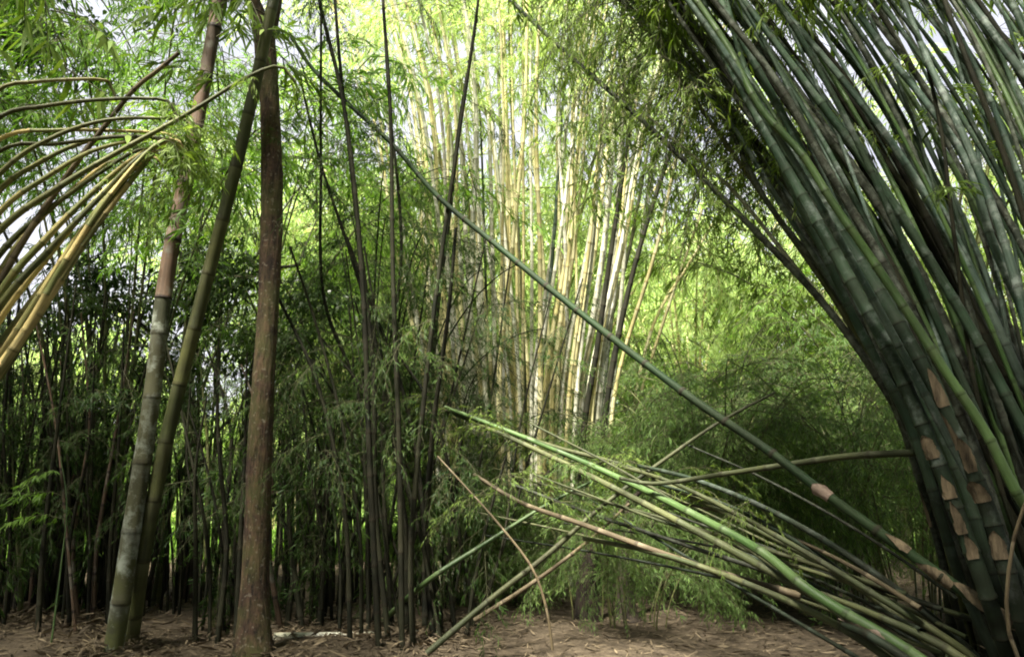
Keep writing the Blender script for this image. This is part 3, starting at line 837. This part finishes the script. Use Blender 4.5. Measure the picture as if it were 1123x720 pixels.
# ================================================================== TANGLE of fallen culms, lower right
GT = 'fallen culms lying across the lower right'
tang = [
    ('thick fresh green fallen culm, brightest of the tangle at lower right', [(1075, 770, 4.5), (985, 706, 4.8), (927, 672, 5.0), (885, 645, 5.2), (837, 606, 5.55), (765, 566, 6.1), (690, 529, 6.7), (604, 491, 7.25), (488, 446, 8.0)], 13, 4, 'green_b'),
    ('olive fallen culm running just under the brightest green one', [(1080, 790, 4.6), (960, 692, 5.0), (870, 640, 5.4), (760, 580, 6.0), (640, 518, 6.9), (560, 480, 7.5), (486, 448, 8.1)], 11, 4, 'dull'),
    ('olive slim fallen culm, highest line over the ferny foliage at centre', [(1060, 740, 5.2), (940, 642, 5.7), (830, 580, 6.3), (760, 545, 6.8), (690, 512, 7.2), (600, 487, 7.7), (520, 456, 8.2)], 8, 3.5, 'dull'),
    ('dry tan fallen stick with broken end at lower right', [(878, 653, 5.6), (790, 628, 5.9), (700, 597, 6.3), (640, 575, 6.6), (570, 550, 7.0), (520, 520, 7.3)], 8, 4, 'tan'),
    ('dark green slim fallen culm dipping behind the thick fallen one', [(1090, 740, 5.0), (1040, 692, 5.2), (950, 622, 5.6), (850, 562, 6.1), (760, 525, 6.6), (700, 510, 7.0)], 9, 4, 'green'),
    ('olive slim culm arching low over the brown ground at lower right', [(1110, 760, 4.9), (1060, 715, 5.0), (960, 652, 5.4), (860, 592, 5.9), (740, 530, 6.6), (670, 508, 7.1)], 8, 3.5, 'dull'),
    ('lowest olive fallen culm over the brown ground', [(1040, 770, 4.7), (930, 692, 5.1), (820, 640, 5.7), (720, 606, 6.2), (640, 590, 6.7)], 9, 4, 'dull'),
    ('thick olive fallen culm close to the lower right corner', [(1123, 775, 4.5), (1040, 712, 4.8), (960, 674, 5.1), (900, 650, 5.4)], 11, 5, 'dull'),
    ('short green fallen culm beside the thick olive one in the lower right corner', [(1080, 800, 4.4), (1010, 735, 4.6), (960, 700, 4.8), (925, 684, 5.0)], 13, 7, 'green'),
    ('pale olive branch jutting left almost level from the right clump', [(1003, 496, 5.0), (930, 500, 5.3), (865, 509, 5.6), (790, 520, 6.0), (715, 530, 6.4), (680, 524, 6.6)], 8, 4, 'dull'),
    ('long olive culm slanting up to the right across the tangle', [(468, 716, 6.6), (540, 655, 6.7), (600, 608, 6.8), (660, 555, 6.9), (720, 510, 7.0), (790, 462, 7.1), (850, 430, 7.2)], 6.5, 3, 'dull'),
    ('thin green culm slanting up to the right at centre', [G(408, 692), (475, 632, 7.2), (530, 597, 7.3), (600, 553, 7.5), (660, 522, 7.7)], 6, 3, 'green_b'),
    ('thin tan culm slanting up to the right under the long olive one', [(520, 680, 7.0), (585, 638, 7.1), (640, 597, 7.2), (690, 552, 7.3)], 5, 3, 'tan'),
    ('thin bent tan stem hanging at bottom centre', [(606, 712, 6.6), (600, 670, 6.6), (585, 625, 6.6), (545, 572, 6.7), (512, 535, 6.8), (480, 500, 7.0)], 3, 1.8, 'tan'),
    ('green slim fallen culm ending under the branch jutting left', [(1070, 760, 5.3), (1000, 690, 5.5), (900, 610, 5.9), (800, 555, 6.5), (720, 530, 7.0)], 7, 3, 'green'),
    ('grey thin fallen culm behind the dry tan stick', [(1000, 690, 6.0), (880, 640, 6.3), (760, 600, 6.8), (640, 560, 7.3), (560, 530, 7.7)], 6, 3, 'mottle'),
]
tg = []
for lab, pp, w0, w1, mt in tang:
    c = culm(lab, GT, pp, wr(w0, (pp[0].y if isinstance(pp[0], Vector) else pp[0][2]) + .3), wr(w1, pp[-1][2]), mt, .38, 10)
    tg.append(c)
thin_t = []
for k in range(13):
    q = (k + U(0, 1)) / 13
    x1, y1 = 490 + 290 * q + U(-30, 30), 448 + 175 * U(0, 1) + 30 * q
    x0, y0 = U(985, 1090), U(650, 760)
    sag = U(-26, 12)
    Y0_, Y1_ = U(4.8, 5.6), U(7.0, 8.2)
    ctrl = [(x0 + (x1 - x0) * t_, y0 + (y1 - y0) * t_ + sag * 4 * t_ * (1 - t_), Y0_ + (Y1_ - Y0_) * t_) for t_ in (0, .25, .5, .75, 1)]
    c = culm('', GT, ctrl, wr(U(4, 7), 5.2), wr(2, 7.5), random.choice(['dull', 'green', 'tan', 'dull', 'mottle']), U(.28, .4), 7)
    thin_t.append(c)
number_left_to_right(thin_t, 600, lambda c, w: f"thin {mname(c)} fallen culm among the lower right tangle, {w}")
for c in tg[:6]:
    add_sprays(c['root'], c['pts'], .6, 1, 4, .5, 'fine', 'leaf_mid', tilt=(-.4, .6))
sheath(tg[0], .10, .3, 1.3, 'sheath_pink', 3.6, .2, 'pinkish brown sheath on the green stem')
sheath(tg[8], .3, .25, 1.5, 'sheath', 3.4, .2)

c = culm('pale curved dry vine stem hanging in front of the right clump', None, [Vector((2.75, 4.0, 0)), (1106, 690, 4.05), (1105, 640, 4.0), (1110, 600, 4.0), (1120, 562, 3.95), (1135, 530, 3.95)],
         .011, .008, 'tan', .5, 8, name='dry_vine', cat='vine')

# ================================================================== CENTRE: sunlit fan of culms
GC = 'culms of the sunlit fan at centre'
cc_ = []
NC = 72
for k in range(NC):
    q = (k + U(.1, .9)) / NC
    ring_ = U(-1, 1)
    Yb = 12.2 + ring_ * .9
    xb = 478 + 186 * q
    xt = 385 + 380 * q + random.gauss(0, 26)
    bow = (q - .5)
    b0 = G(xb, 650); b0 = Vector((b0.x * Yb / b0.y, Yb, -.03))
    ctrl = [b0, (xb + bow * 4, 540, Yb), (xb + bow * 30 - 2, 420, Yb + .05 * ring_), (xb * .62 + xt * .38 + bow * 20, 270, Yb + .3 * ring_),
            (xb * .25 + xt * .75, 120, Yb + .6 * ring_), (xt + bow * 70, -30, Yb + 1.0 * ring_), (xt + bow * 170, -140, Yb + 1.5 * ring_)]
    mt = random.choices(['yellow', 'pale', 'green', 'olive', 'mottle'], [.70 - .30 * q, .28 + .25 * q, .02, .06, .02 + .08 * q])[0]
    w = U(3.8, 7.4)
    c = culm('', GC, ctrl, wr(w, 12.2), wr(w * .4, 12.5), mt, U(.36, .5), 8)
    add_sprays(c['root'], c['pts'], .69, .99, 4, 1.1, 'plume', 'leaf_sun', tilt=(-.6, .5))
    cc_.append(c)
number_left_to_right(cc_, 330, lambda c, w: f"{mname(c)} bamboo culm in the sunlit centre fan, {w}")

# dark splayed culms on its right
GS = 'dark culms splayed right of the sunlit fan'
for lab, pp in (('dark thin culm leaning right, left one of the splayed dark pair at centre', [(640, 475), (655, 380), (668, 290), (692, 130), (705, 40)]),
                ('dark thin culm leaning right, right one of the splayed dark pair at centre', [(662, 475), (680, 360), (702, 270), (742, 145), (770, 60)]),
                ('dark slim culm curving up beside the sunlit fan on its left', [(468, 500), (478, 350), (492, 240), (505, 130), (523, 20)])):
    Yd = 10.6
    b0 = P(*pp[0], Yd); b0 = Vector((b0.x - .12, Yd, 0))
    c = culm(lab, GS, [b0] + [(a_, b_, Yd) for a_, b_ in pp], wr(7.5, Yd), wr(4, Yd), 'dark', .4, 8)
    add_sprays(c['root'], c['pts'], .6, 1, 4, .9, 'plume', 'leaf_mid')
# leaning yellow sticks, right of the fan
for lab, pp in (('thin straight yellow cane leaning right beside the sunlit fan, upper one', [(715, 360), (755, 290), (782, 245)]),
                ('thin straight yellow cane leaning right beside the sunlit fan, lower one', [(690, 470), (735, 330), (770, 230)])):
    b0 = P(*pp[0], 12.6); b0 = Vector((b0.x - .9, 12.6, 0))
    c = culm(lab, 'leaning yellow canes right of the fan', [b0] + [(a_, b_, 12.8) for a_, b_ in pp], wr(5, 12.6), wr(3, 12.6), 'yellow', .4, 7)

# ================================================================== MID LEFT: dark thin culms
GD = 'near black thin culms standing left of centre'
dk = []
darks = [
    ([(384, 722), (378, 560), (348, 420), (312, 340), (285, 290)], 7, 7.2),
    ([(396, 720), (394, 580), (372, 450), (345, 350), (318, 270)], 6, 7.4),
    ([(416, 722), (406, 520), (397, 300), (377, 115), (350, 0), (330, -120)], 9, 7.0),
    ([(427, 718), (412, 560), (409, 400), (388, 210), (372, 60), (362, -80)], 8, 7.3),
    ([(441, 722), (438, 500), (431, 300), (428, 120), (420, 0), (412, -140)], 8, 7.0),
    ([(446, 715), (443, 560), (418, 400), (385, 280), (352, 180), (330, 90)], 7, 7.5),
    ([(453, 720), (451, 600), (468, 410), (484, 280), (503, 150), (522, 20), (535, -90)], 8, 7.2),
    ([(466, 716), (464, 560), (446, 445), (410, 340), (380, 260)], 8, 7.6),
    ([(476, 712), (468, 600), (474, 480), (492, 340), (500, 250)], 9, 7.4),
    ([(404, 716), (402, 560), (392, 430), (356, 330), (352, 180), (352, 0), (350, -120)], 6, 7.7),
    ([(431, 712), (424, 600), (420, 440), (440, 280), (425, 90), (418, -60)], 6, 7.8),
    ([(488, 716), (470, 620), (440, 520), (400, 430), (352, 370)], 6, 7.5),
    ([(500, 712), (492, 620), (496, 540), (470, 440), (430, 380)], 7, 7.7),
    ([(520, 712), (515, 640), (500, 560), (505, 480)], 8, 7.9),
    ([(510, 716), (520, 640), (535, 570), (555, 500)], 6, 7.6),
    ([(458, 712), (440, 620), (410, 540), (365, 430), (330, 380)], 5, 7.9),
    ([(372, 714), (372, 600), (352, 500), (330, 420)], 5, 7.6),
    ([(484, 712), (480, 640), (458, 540), (428, 470)], 7, 7.9),
]
for k in range(9):
    xa = U(385, 520); xb_ = xa + random.choice([-1, 1, -1]) * U(60, 130)
    darks.append(([(xa, 714), (xa * .7 + xb_ * .3 + U(-6, 6), 600), (xa * .4 + xb_ * .6, 470), (xb_, U(230, 360))], U(4, 5.5), U(7.3, 8.2)))
for pp, w, Yd in darks:
    b0 = P(*pp[0], Yd); b0 = Vector((b0.x, Yd, -.02))
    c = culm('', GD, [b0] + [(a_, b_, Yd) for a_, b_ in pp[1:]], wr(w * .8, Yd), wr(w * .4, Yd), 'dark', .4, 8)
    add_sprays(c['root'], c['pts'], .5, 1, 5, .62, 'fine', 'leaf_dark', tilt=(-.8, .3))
    dk.append(c)
number_left_to_right(dk, 640, lambda c, w: f"thin near black bamboo culm left of centre, {w} at ground")

# ================================================================== LEFT: two dark dense clumps
def dense(group, x0, x1, ytop, yg, n, w, fmt, Yj, leaf, nsp, row, spread=30):
    rs = []
    for k in range(n):
        q = (k + U(0, 1)) / n
        b0 = G(x0 + (x1 - x0) * q, yg + U(-6, 8)); b0.z = -.03
        b0.y += U(0, Yj); b0.x *= (b0.y) / (b0.y)
        px, py = proj(b0)
        Yd = b0.y
        lean = (q - .5) * spread + random.gauss(0, 22)
        kink = random.gauss(0, 9)
        ht = ytop + U(-60, 90)
        ctrl = [b0, (px + lean * .2 + kink, 600, Yd), (px + lean * .6 - kink * .6, (600 + ht) / 2, Yd), (px + lean * 1.3 + U(-12, 12), ht, Yd)]
        c = culm('', group, ctrl, wr(w * U(.45, 1.2), Yd), wr(w * .3, Yd), random.choice(['dark', 'dark', 'brown', 'olive']) if k % 4 == 0 else 'dark', .35, 6)
        add_sprays(c['root'], c['pts'], .35, 1, nsp + 1, .6, 'fine' if k % 2 else 'plume', leaf, tilt=(-1.0, .2))
        rs.append(c)
    number_left_to_right(rs, row, fmt)
    return rs
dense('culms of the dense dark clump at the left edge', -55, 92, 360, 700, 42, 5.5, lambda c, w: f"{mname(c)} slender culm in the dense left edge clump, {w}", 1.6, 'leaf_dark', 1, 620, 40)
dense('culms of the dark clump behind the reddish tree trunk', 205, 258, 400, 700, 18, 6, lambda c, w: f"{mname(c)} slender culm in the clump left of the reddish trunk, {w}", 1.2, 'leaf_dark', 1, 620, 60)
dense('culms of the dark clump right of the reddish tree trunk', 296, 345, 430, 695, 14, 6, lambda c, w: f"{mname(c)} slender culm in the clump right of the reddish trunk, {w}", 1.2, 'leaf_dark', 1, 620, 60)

# ================================================================== clumps farther back (one thing each, with culms and foliage)
def clump_proto(seed, n, H, spread, kind, leaf, mat, r, per, sscale, t0=.3, broot=.7):
    rg = np.random.default_rng(seed)
    stems, Vs, Fs, lr, mi, nv = [], [], [], [], [], 0
    for k in range(n):
        a = rg.uniform(0, 6.283); rb = broot * math.sqrt(rg.random())
        o = np.array([math.cos(a), math.sin(a), 0]); h = H * rg.uniform(.65, 1.1); sprd = spread * rg.uniform(.3, 1.2)
        t = np.linspace(0, 1, 22)
        p = o * rb + o * (sprd * t ** 2.0)[:, None]
        p[:, 2] = h * (t - .22 * t ** 4)
        p[:, 0] += rg.normal(0, .2) * t; p[:, 1] += rg.normal(0, .2) * t
        V, F, uv = culm_mesh(p, r * rg.uniform(.8, 1.2), r * .3, .5, 6, phase=rg.random())
        stems.append(np_mesh('culm', V, F, [M[mat]], uv=uv, smooth=True))
        for j in range(per):
            tt = t0 + (1 - t0) * (j + rg.random()) / per
            q = np.array([np.interp(tt, t, p[:, i]) for i in range(3)])
            V, F, l, m_ = SPR[kind][rg.integers(4)]
            mt = np.array(spray_matrix(Vector(q), a + rg.normal(0, 1.3), rg.uniform(-.7, .4), rg.uniform(-.5, .5), sscale * rg.uniform(.7, 1.3)))
            V2 = V @ mt[:3, :3].T + mt[:3, 3]
            Vs.append(V2); Fs.append(F + nv); lr.append(np.clip(l + rg.normal(0, .1), 0, 1)); mi.append(m_); nv += len(V2)
    fol = np_mesh('foliage', np.concatenate(Vs), np.concatenate(Fs), [M[leaf], M['twig_pale' if leaf == 'leaf_sun' else 'twig']], np.concatenate(mi), np.concatenate(lr))
    return stems, fol

PROTO = {}
def clump(kind, label, loc, s=1.0, rot=None, group=None, sz=None):
    stems, fol = PROTO[kind]
    o = thing('bamboo_clump', label, 'bamboo clump', loc, group)
    o.rotation_euler = (0, 0, U(0, 6.283) if rot is None else rot)
    o.scale = (s, s, sz or s)
    for st in stems:
        link('culm', st, o)
    link('foliage', fol, o)
    return o

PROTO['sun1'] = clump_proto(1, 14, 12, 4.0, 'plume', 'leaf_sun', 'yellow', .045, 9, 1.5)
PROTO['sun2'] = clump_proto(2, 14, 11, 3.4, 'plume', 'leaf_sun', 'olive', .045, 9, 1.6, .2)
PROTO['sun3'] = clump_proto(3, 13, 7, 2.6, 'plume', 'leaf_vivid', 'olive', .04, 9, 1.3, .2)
PROTO['mid1'] = clump_proto(4, 15, 11, 3.5, 'plume', 'leaf_mid', 'olive', .045, 8, 1.4, .35)
PROTO['dark1'] = clump_proto(5, 16, 8, 2.4, 'fine', 'leaf_dark', 'dark', .03, 6, .95, .45)
PROTO['fine1'] = clump_proto(6, 22, 3.6, 1.9, 'fine', 'leaf_fern', 'olive', .018, 7, .8, .3, .6)
PROTO['fine2'] = clump_proto(7, 20, 4.0, 1.8, 'fine', 'leaf_fern', 'olive', .016, 7, .8, .28, .6)
PROTO['added_canopy'] = clump_proto(9, 18, 12.5, 5.0, 'plume', 'leaf_mid', 'olive', .05, 16, 1.7, .5)  # dense crown for the unseen clumps added to block sun from the foreground
PROTO['top'] = clump_proto(12, 14, 10.5, 3.6, 'plume', 'leaf_vivid', 'olive', .03, 11, 1.1, .68)
PROTO['stand'] = clump_proto(13, 44, 4.6, .5, 'fine', 'leaf_dark', 'dark', .022, 2, .6, .45, 1.0)
PROTO['low1'] = clump_proto(8, 18, 2.6, 1.5, 'fine', 'leaf_fern', 'olive', .012, 8, .65, .3, .7)

GB = 'sunlit bamboo clumps far behind'
def at(px, Y):
    p = P(px, 540, Y)
    return Vector((p.x, Y, 0))
far = [
    ('sun1', 'tall yellow green bamboo clump behind the sunlit fan, directly at its back', 590, 17.5, 1.15),
    ('sun2', 'tall pale green bamboo clump behind, just left of the sunlit fan', 440, 17, 1.1),
    ('sun1', 'tall sunlit bamboo clump far behind the thin dark culms left of centre', 360, 20, 1.2),
    ('sun3', 'bushy vivid green bamboo clump right of the sunlit fan', 775, 14.5, .85),
    ('sun1', 'tall sunlit bamboo clump far behind, right of the sunlit fan', 760, 19, 1.05),
    ('sun2', 'hazy pale bamboo clump far behind the thin diagonal culm at right', 860, 21, 1.1),
    ('mid1', 'tall mid green bamboo clump behind the right clump', 980, 17, .85),
    ('sun2', 'pale bamboo clump seen through gaps of the right clump', 1080, 20, .95),
    ('mid1', 'tall mid green bamboo clump behind the reddish tree', 345, 15.5, 1.0),
    ('sun3', 'low vivid green bamboo clump in the left clearing', 205, 21, .75),
    ('sun3', 'vivid green bamboo clump far behind the left edge clump', 60, 20, .75),
    ('sun2', 'sunlit bamboo clump far left behind the arching culms', -40, 23, .8),
    ('sun1', 'distant pale bamboo clump behind the low left clearing', 300, 30, .55),
    ('sun2', 'distant hazy bamboo clump behind the centre left culms', 470, 27, 1.25),
    ('sun1', 'distant hazy bamboo clump behind the right end of the fan', 680, 27, 1.25),
    ('mid1', 'distant mid green bamboo clump behind the right foliage', 930, 29, 1.1),
    ('sun2', 'distant pale bamboo clump beyond the right edge clump', 1160, 28, 1.0),
    ('mid1', 'tall leafy bamboo clump just behind the top of the right clump', 1040, 12.5, .95),
    ('sun2', 'tall pale bamboo clump behind the middle of the right clump', 985, 15.5, 1.1),
    ('sun1', 'very tall hazy bamboo clump filling the top centre behind the fan', 520, 20, 1.4),
    ('top', 'bright green leafy bamboo crown hanging across the top left', 130, 9.6, .92),
    ('top', 'bright green leafy bamboo crown between tall pair and reddish tree', 235, 11.5, .95),
    ('dark1', 'dark leafy bamboo clump between lichen patched culm and left edge clump', 80, 11.5, .8),
    ('dark1', 'dark leafy bamboo clump behind the row of thin near black culms', 400, 10.5, .82),
    ('stand', 'dense dark bamboo stand at the far left edge behind the front stems', 5, 9.0, 1.0),
    ('stand', 'dense dark bamboo stand just left of the lichen patched culm', 62, 9.6, 1.0),
    ('stand', 'dense dark bamboo stand behind the foot of the reddish trunk', 240, 9.4, .85),
    ('stand', 'dense dark bamboo stand right of the reddish trunk foot', 322, 9.8, .8),
    ('dark1', 'dark drooping bamboo clump among the feathery bushes right of the fan', 770, 11.6, .58),
    ('dark1', 'dark drooping bamboo clump beside the left flank of the right clump', 905, 11.4, .62),
    ('dark1', 'dark low bamboo clump at the foot of the thin near black culms', 480, 9.6, .5),
]
for kd, lab, px, Yd, s in far:
    clump(kd, lab, at(px, Yd), s, group=GB if kd.startswith('sun') else None)
GFN = 'feathery green bamboo bushes in the middle distance'
fine = [
    ('fine1', 'feathery green bamboo bush under the thin diagonal, right of centre', 800, 9.6, 1.0),
    ('fine1', 'feathery green bamboo bush beside the right clump', 905, 9.0, 1.0),
    ('fine2', 'feathery dark bamboo bush at the foot of the right clump', 985, 8.0, .85),
    ('fine2', 'feathery bamboo bush right of the two dark stumps', 770, 8.7, .8),
    ('low1', 'low ferny bamboo bush at the foot of the sunlit fan, centre', 590, 9.6, .82),
    ('low1', 'low ferny bamboo bush left of the fan foot', 520, 9.0, .82),
    ('low1', 'low ferny bamboo bush right of the fan foot', 672, 7.4, .72),
    ('fine2', 'feathery bamboo bush behind the crossing olive culms', 720, 10.8, .8),
    ('fine2', 'tall feathery bamboo bush behind the right ground strip', 870, 11.5, 1.1),
]
for kd, lab, px, Yd, s in fine:
    clump(kd, lab, at(px, Yd + 1.1), s * 1.05, group=GFN)

# dark broadleaf trees left
def crown_pts(px, py, Y, n, sx, sy, sz):
    p = P(px, py, Y)
    return [np.array(p) + np.array([random.gauss(0, sx), random.gauss(0, sy), random.gauss(0, sz)]) for _ in range(n)]
tree('dark leafy shade tree behind the tall left pair', [at(215, 10.5), (212, 500, 10.5), (205, 400, 10.5), (220, 320, 10.5)], .14, .08,
     [([P(208, 430, 10.5), P(160, 360, 10.4), P(110, 330, 10.2)], .05, .02), ([P(212, 350, 10.5), P(280, 300, 10.6), P(330, 290, 10.8)], .05, .02)],
     crown_pts(120, 340, 10.4, 16, .9, .7, .5) + crown_pts(300, 340, 10.6, 14, .8, .7, .6) + crown_pts(215, 360, 10.5, 10, .6, .6, .6), 220, (.5, .5, .36), .10, 'bark_dark', seed=21, name='shade_tree')
tree('dark leafy tree whose crown shows in the top left corner', [at(-150, 8.5), (-140, 300, 8.5), (-110, 80, 8.5), (-60, -30, 8.5)], .16, .08,
     [([P(-115, 100, 8.5), P(-40, 40, 8.4), P(30, 20, 8.4)], .05, .015)],
     crown_pts(10, 25, 8.5, 16, .45, .6, .35) + crown_pts(-120, -60, 8.3, 20, 1.2, 1.2, .8), 190, (.45, .45, .3), .10, 'bark_dark', seed=22, name='shade_tree')
# bare dark trunks farther back
GTk = 'dark tree trunks in the middle distance'
def far_trunk(lab, px, Y, w, top, seed, leaf_n=8):
    r_ = wr(w, Y)
    tree(lab, [at(px, Y), (px + 1, 640, Y), (px + 4, 600, Y), (px + 8, top, Y)], r_, r_ * .7, [([P(px + 6, top + 60, Y), P(px + 40, top, Y + .3), P(px + 80, top - 40, Y + .5)], r_ * .4, .02)],
         crown_pts(px, top - 40, Y + .5, leaf_n, .6, .6, .5), 120, (.5, .5, .35), .12, 'bark_dark', 'leaf_tree', seed, GTk)
far_trunk('dark tree trunk at centre, wider left one of the two by the brown ground', 642, 8.7, 24, 560, 31, 0)
far_trunk('dark tree trunk at centre, slimmer right one of the two by the brown ground', 684, 8.8, 19, 560, 32, 0)
far_trunk('brown tree trunk seen between the tall left pair and the dark clump', 172, 10.5, 20, 500, 33, 0)
far_trunk('dark trunk standing behind the thin near black culms', 560, 10.2, 14, 520, 34, 0)

# young shoot with bright leaves in front of the left clump
rt = thing('young_shoot', 'young bamboo shoot with bright green leaves before the left dark clump', 'young bamboo', G(96, 700) + Vector((0, -.6, 0)))
lp = spline([Vector((0, 0, 0)), Vector((.0, .0, .7)), Vector((-.05, .05, 1.3)), Vector((-.2, .1, 1.75))])
V, F, uv = culm_mesh(lp, .009, .003, .2, 6)
link('stem', np_mesh('stem', V, F, [M['green_b']], uv=uv, smooth=True), rt)
for k in range(3):
    link('leaf_spray', spray_mesh('fan', k, 'leaf_vivid'), rt, spray_matrix(Vector((-.05 - .05 * k, .05, 1.15 + .22 * k)), U(2.5, 6.5), .1, 0, .42))
# sprig of bright leaves on the lichen patched culm
add_sprays(pairA['root'], pairA['pts'], .25, .31, 5, .5, 'fan', 'leaf_vivid', tilt=(-.5, .3))

# pale fallen culm lying on the ground left of centre
c = culm('pale dry culm lying flat on the ground left of centre', None, [G(300, 706), G(390, 704), G(490, 700)], .045, .03, 'pale', .35, 10)
c['root'].location.z += .06

# drifts of dry leaves caught round the feet of the stems
bases = [c['pts'][0] for c in CULMS if c['pts'][0][2] < .25 and 4 < c['pts'][0][1] < 10.5]
bases += [np.array(G(277, 722))] * 12 + [np.array(G(124, 716))] * 8 + [np.array(G(143, 706))] * 6
n = 16000
bb = np.array(bases)[rng.integers(0, len(bases), n)]
off = rng.normal(0, .22, (n, 2)); rr_ = np.hypot(off[:, 0], off[:, 1])
x, y = bb[:, 0] + off[:, 0], bb[:, 1] + off[:, 1]
pos = np.stack([x, y, gz(x, y) + .01 + rng.random(n) * .10 * np.exp(-(rr_ / .2) ** 2)], 1)
a = rng.uniform(0, 6.283, n)
d = np.stack([np.cos(a), np.sin(a), rng.normal(0, .3, n)], 1)
ln = rng.uniform(.06, .17, n)
V, F = leaf_block(pos, d, np.array([0, 0, 1]) + rng.normal(0, .5, (n, 3)), ln, ln * rng.uniform(.09, .18, n), rng.uniform(-.05, .08, n))
o = link('leaf_drift', np_mesh('leaf_drift', V, F, [M['litter']], lr=np.repeat(rng.random(n), 6))); o['kind'] = 'stuff'
tag(o, 'drifts of dry leaves piled round the feet of the bamboo stems', 'leaf litter')

# ================================================================== distant wood closing the view
n = 42000
th = rng.uniform(-1.05, 1.05, n); R = rng.uniform(36, 46, n)
hh = (9 + 4 * np.sin(th * 9) + 2.5 * np.sin(th * 23 + 1)) * (1 + .0 * th)
hh = np.where(th < -.28, hh * .62, hh * 1.25)
z = hh * rng.random(n) ** .8
nz_ = np.round(th * 26) / 26
pos = np.stack([np.sin(th) * R, np.cos(th) * R, z], 1)
d = rng.normal(0, 1, (n, 3)); d[:, 2] -= .6
ln = rng.uniform(.35, .8, n)
V, F = leaf_block(pos, d, rng.normal(0, .6, (n, 3)) + np.array([0, -.4, 1]), ln, ln * .4, rng.uniform(0, .4, n))
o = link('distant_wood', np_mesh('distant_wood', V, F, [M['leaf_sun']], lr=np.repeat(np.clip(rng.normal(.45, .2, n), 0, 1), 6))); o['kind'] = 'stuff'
tag(o, 'hazy far wood closing the view behind all the bamboo', 'wood')

# ================================================================== unseen bamboo clumps added so their crowns shade the foreground
for kx, ky, ks, lab in ((-6.8, 1.0, 1.0, 'unseen shading bamboo clump added left of the viewer, its crown overhead'), (-3.6, -2.6, 1.05, 'unseen shading bamboo clump added behind the viewer to the left'),
                        (.9, -2.6, 1.05, 'unseen shading bamboo clump added behind the viewer to the right'), (4.2, -1.6, .95, 'unseen shading bamboo clump added behind the viewer at far right'), (6.6, .4, 1.0, 'unseen shading bamboo clump added right of the viewer'), (-10.3, 4.6, 1.05, 'unseen shading bamboo clump added left of the arching culms')):
    clump('added_canopy', lab, (kx, ky, 0), ks)

# ================================================================== light
SUN_EL, SUN_AZ = math.radians(59), math.radians(-148)    # azimuth from +Y, clockwise
sd = Vector((math.sin(SUN_AZ) * math.cos(SUN_EL), math.cos(SUN_AZ) * math.cos(SUN_EL), math.sin(SUN_EL)))
sl = bpy.data.lights.new('sun', 'SUN'); sl.energy = 32.0; sl.angle = math.radians(10); sl.color = (1, .94, .82)
so = bpy.data.objects.new('sun', sl); C.objects.link(so)
so.rotation_euler = sd.to_track_quat('Z', 'Y').to_euler()
so.location = sd * 60
W = bpy.data.worlds.new('World'); S.world = W; W.use_nodes = True
nt = W.node_tree; nt.nodes.clear()
wo = N(nt, 'ShaderNodeOutputWorld'); bg = N(nt, 'ShaderNodeBackground', i_Strength=.122)
sky = N(nt, 'ShaderNodeTexSky', sky_type='NISHITA', sun_disc=False, sun_elevation=SUN_EL, sun_rotation=SUN_AZ, air_density=1.0, dust_density=3.0, ozone_density=1.0)
tc = N(nt, 'ShaderNodeTexCoord')
nz = N(nt, 'ShaderNodeTexNoise', i_Scale=3.0, i_Detail=6.0); L(nt, tc.outputs['Generated'], nz.inputs['Vector'])
cr = ramp(nt, [(.30, .6), (.56, 1.0)]); L(nt, nz.outputs[0], cr.inputs[0])
L(nt, mixc(nt, cr.outputs[0], sky.outputs[0], (9.6, 9.7, 10.6)), bg.inputs[0])
L(nt, bg.outputs[0], wo.inputs[0])

S.view_settings.view_transform = 'Standard'
S.view_settings.look = 'None'
S.view_settings.exposure = 0
S.view_settings.gamma = 1
S.cycles.max_bounces = 3
S.cycles.diffuse_bounces = 2
S.cycles.glossy_bounces = 2
S.cycles.transmission_bounces = 3
S.cycles.adaptive_threshold = .03
S.cycles.debug_use_spatial_splits = True
S.cycles.filter_width = 1.9
for o in list(S.objects):            # one mesh per object renders faster here
    if o.type == 'MESH' and o.data.users > 1:
        o.data = o.data.copy()
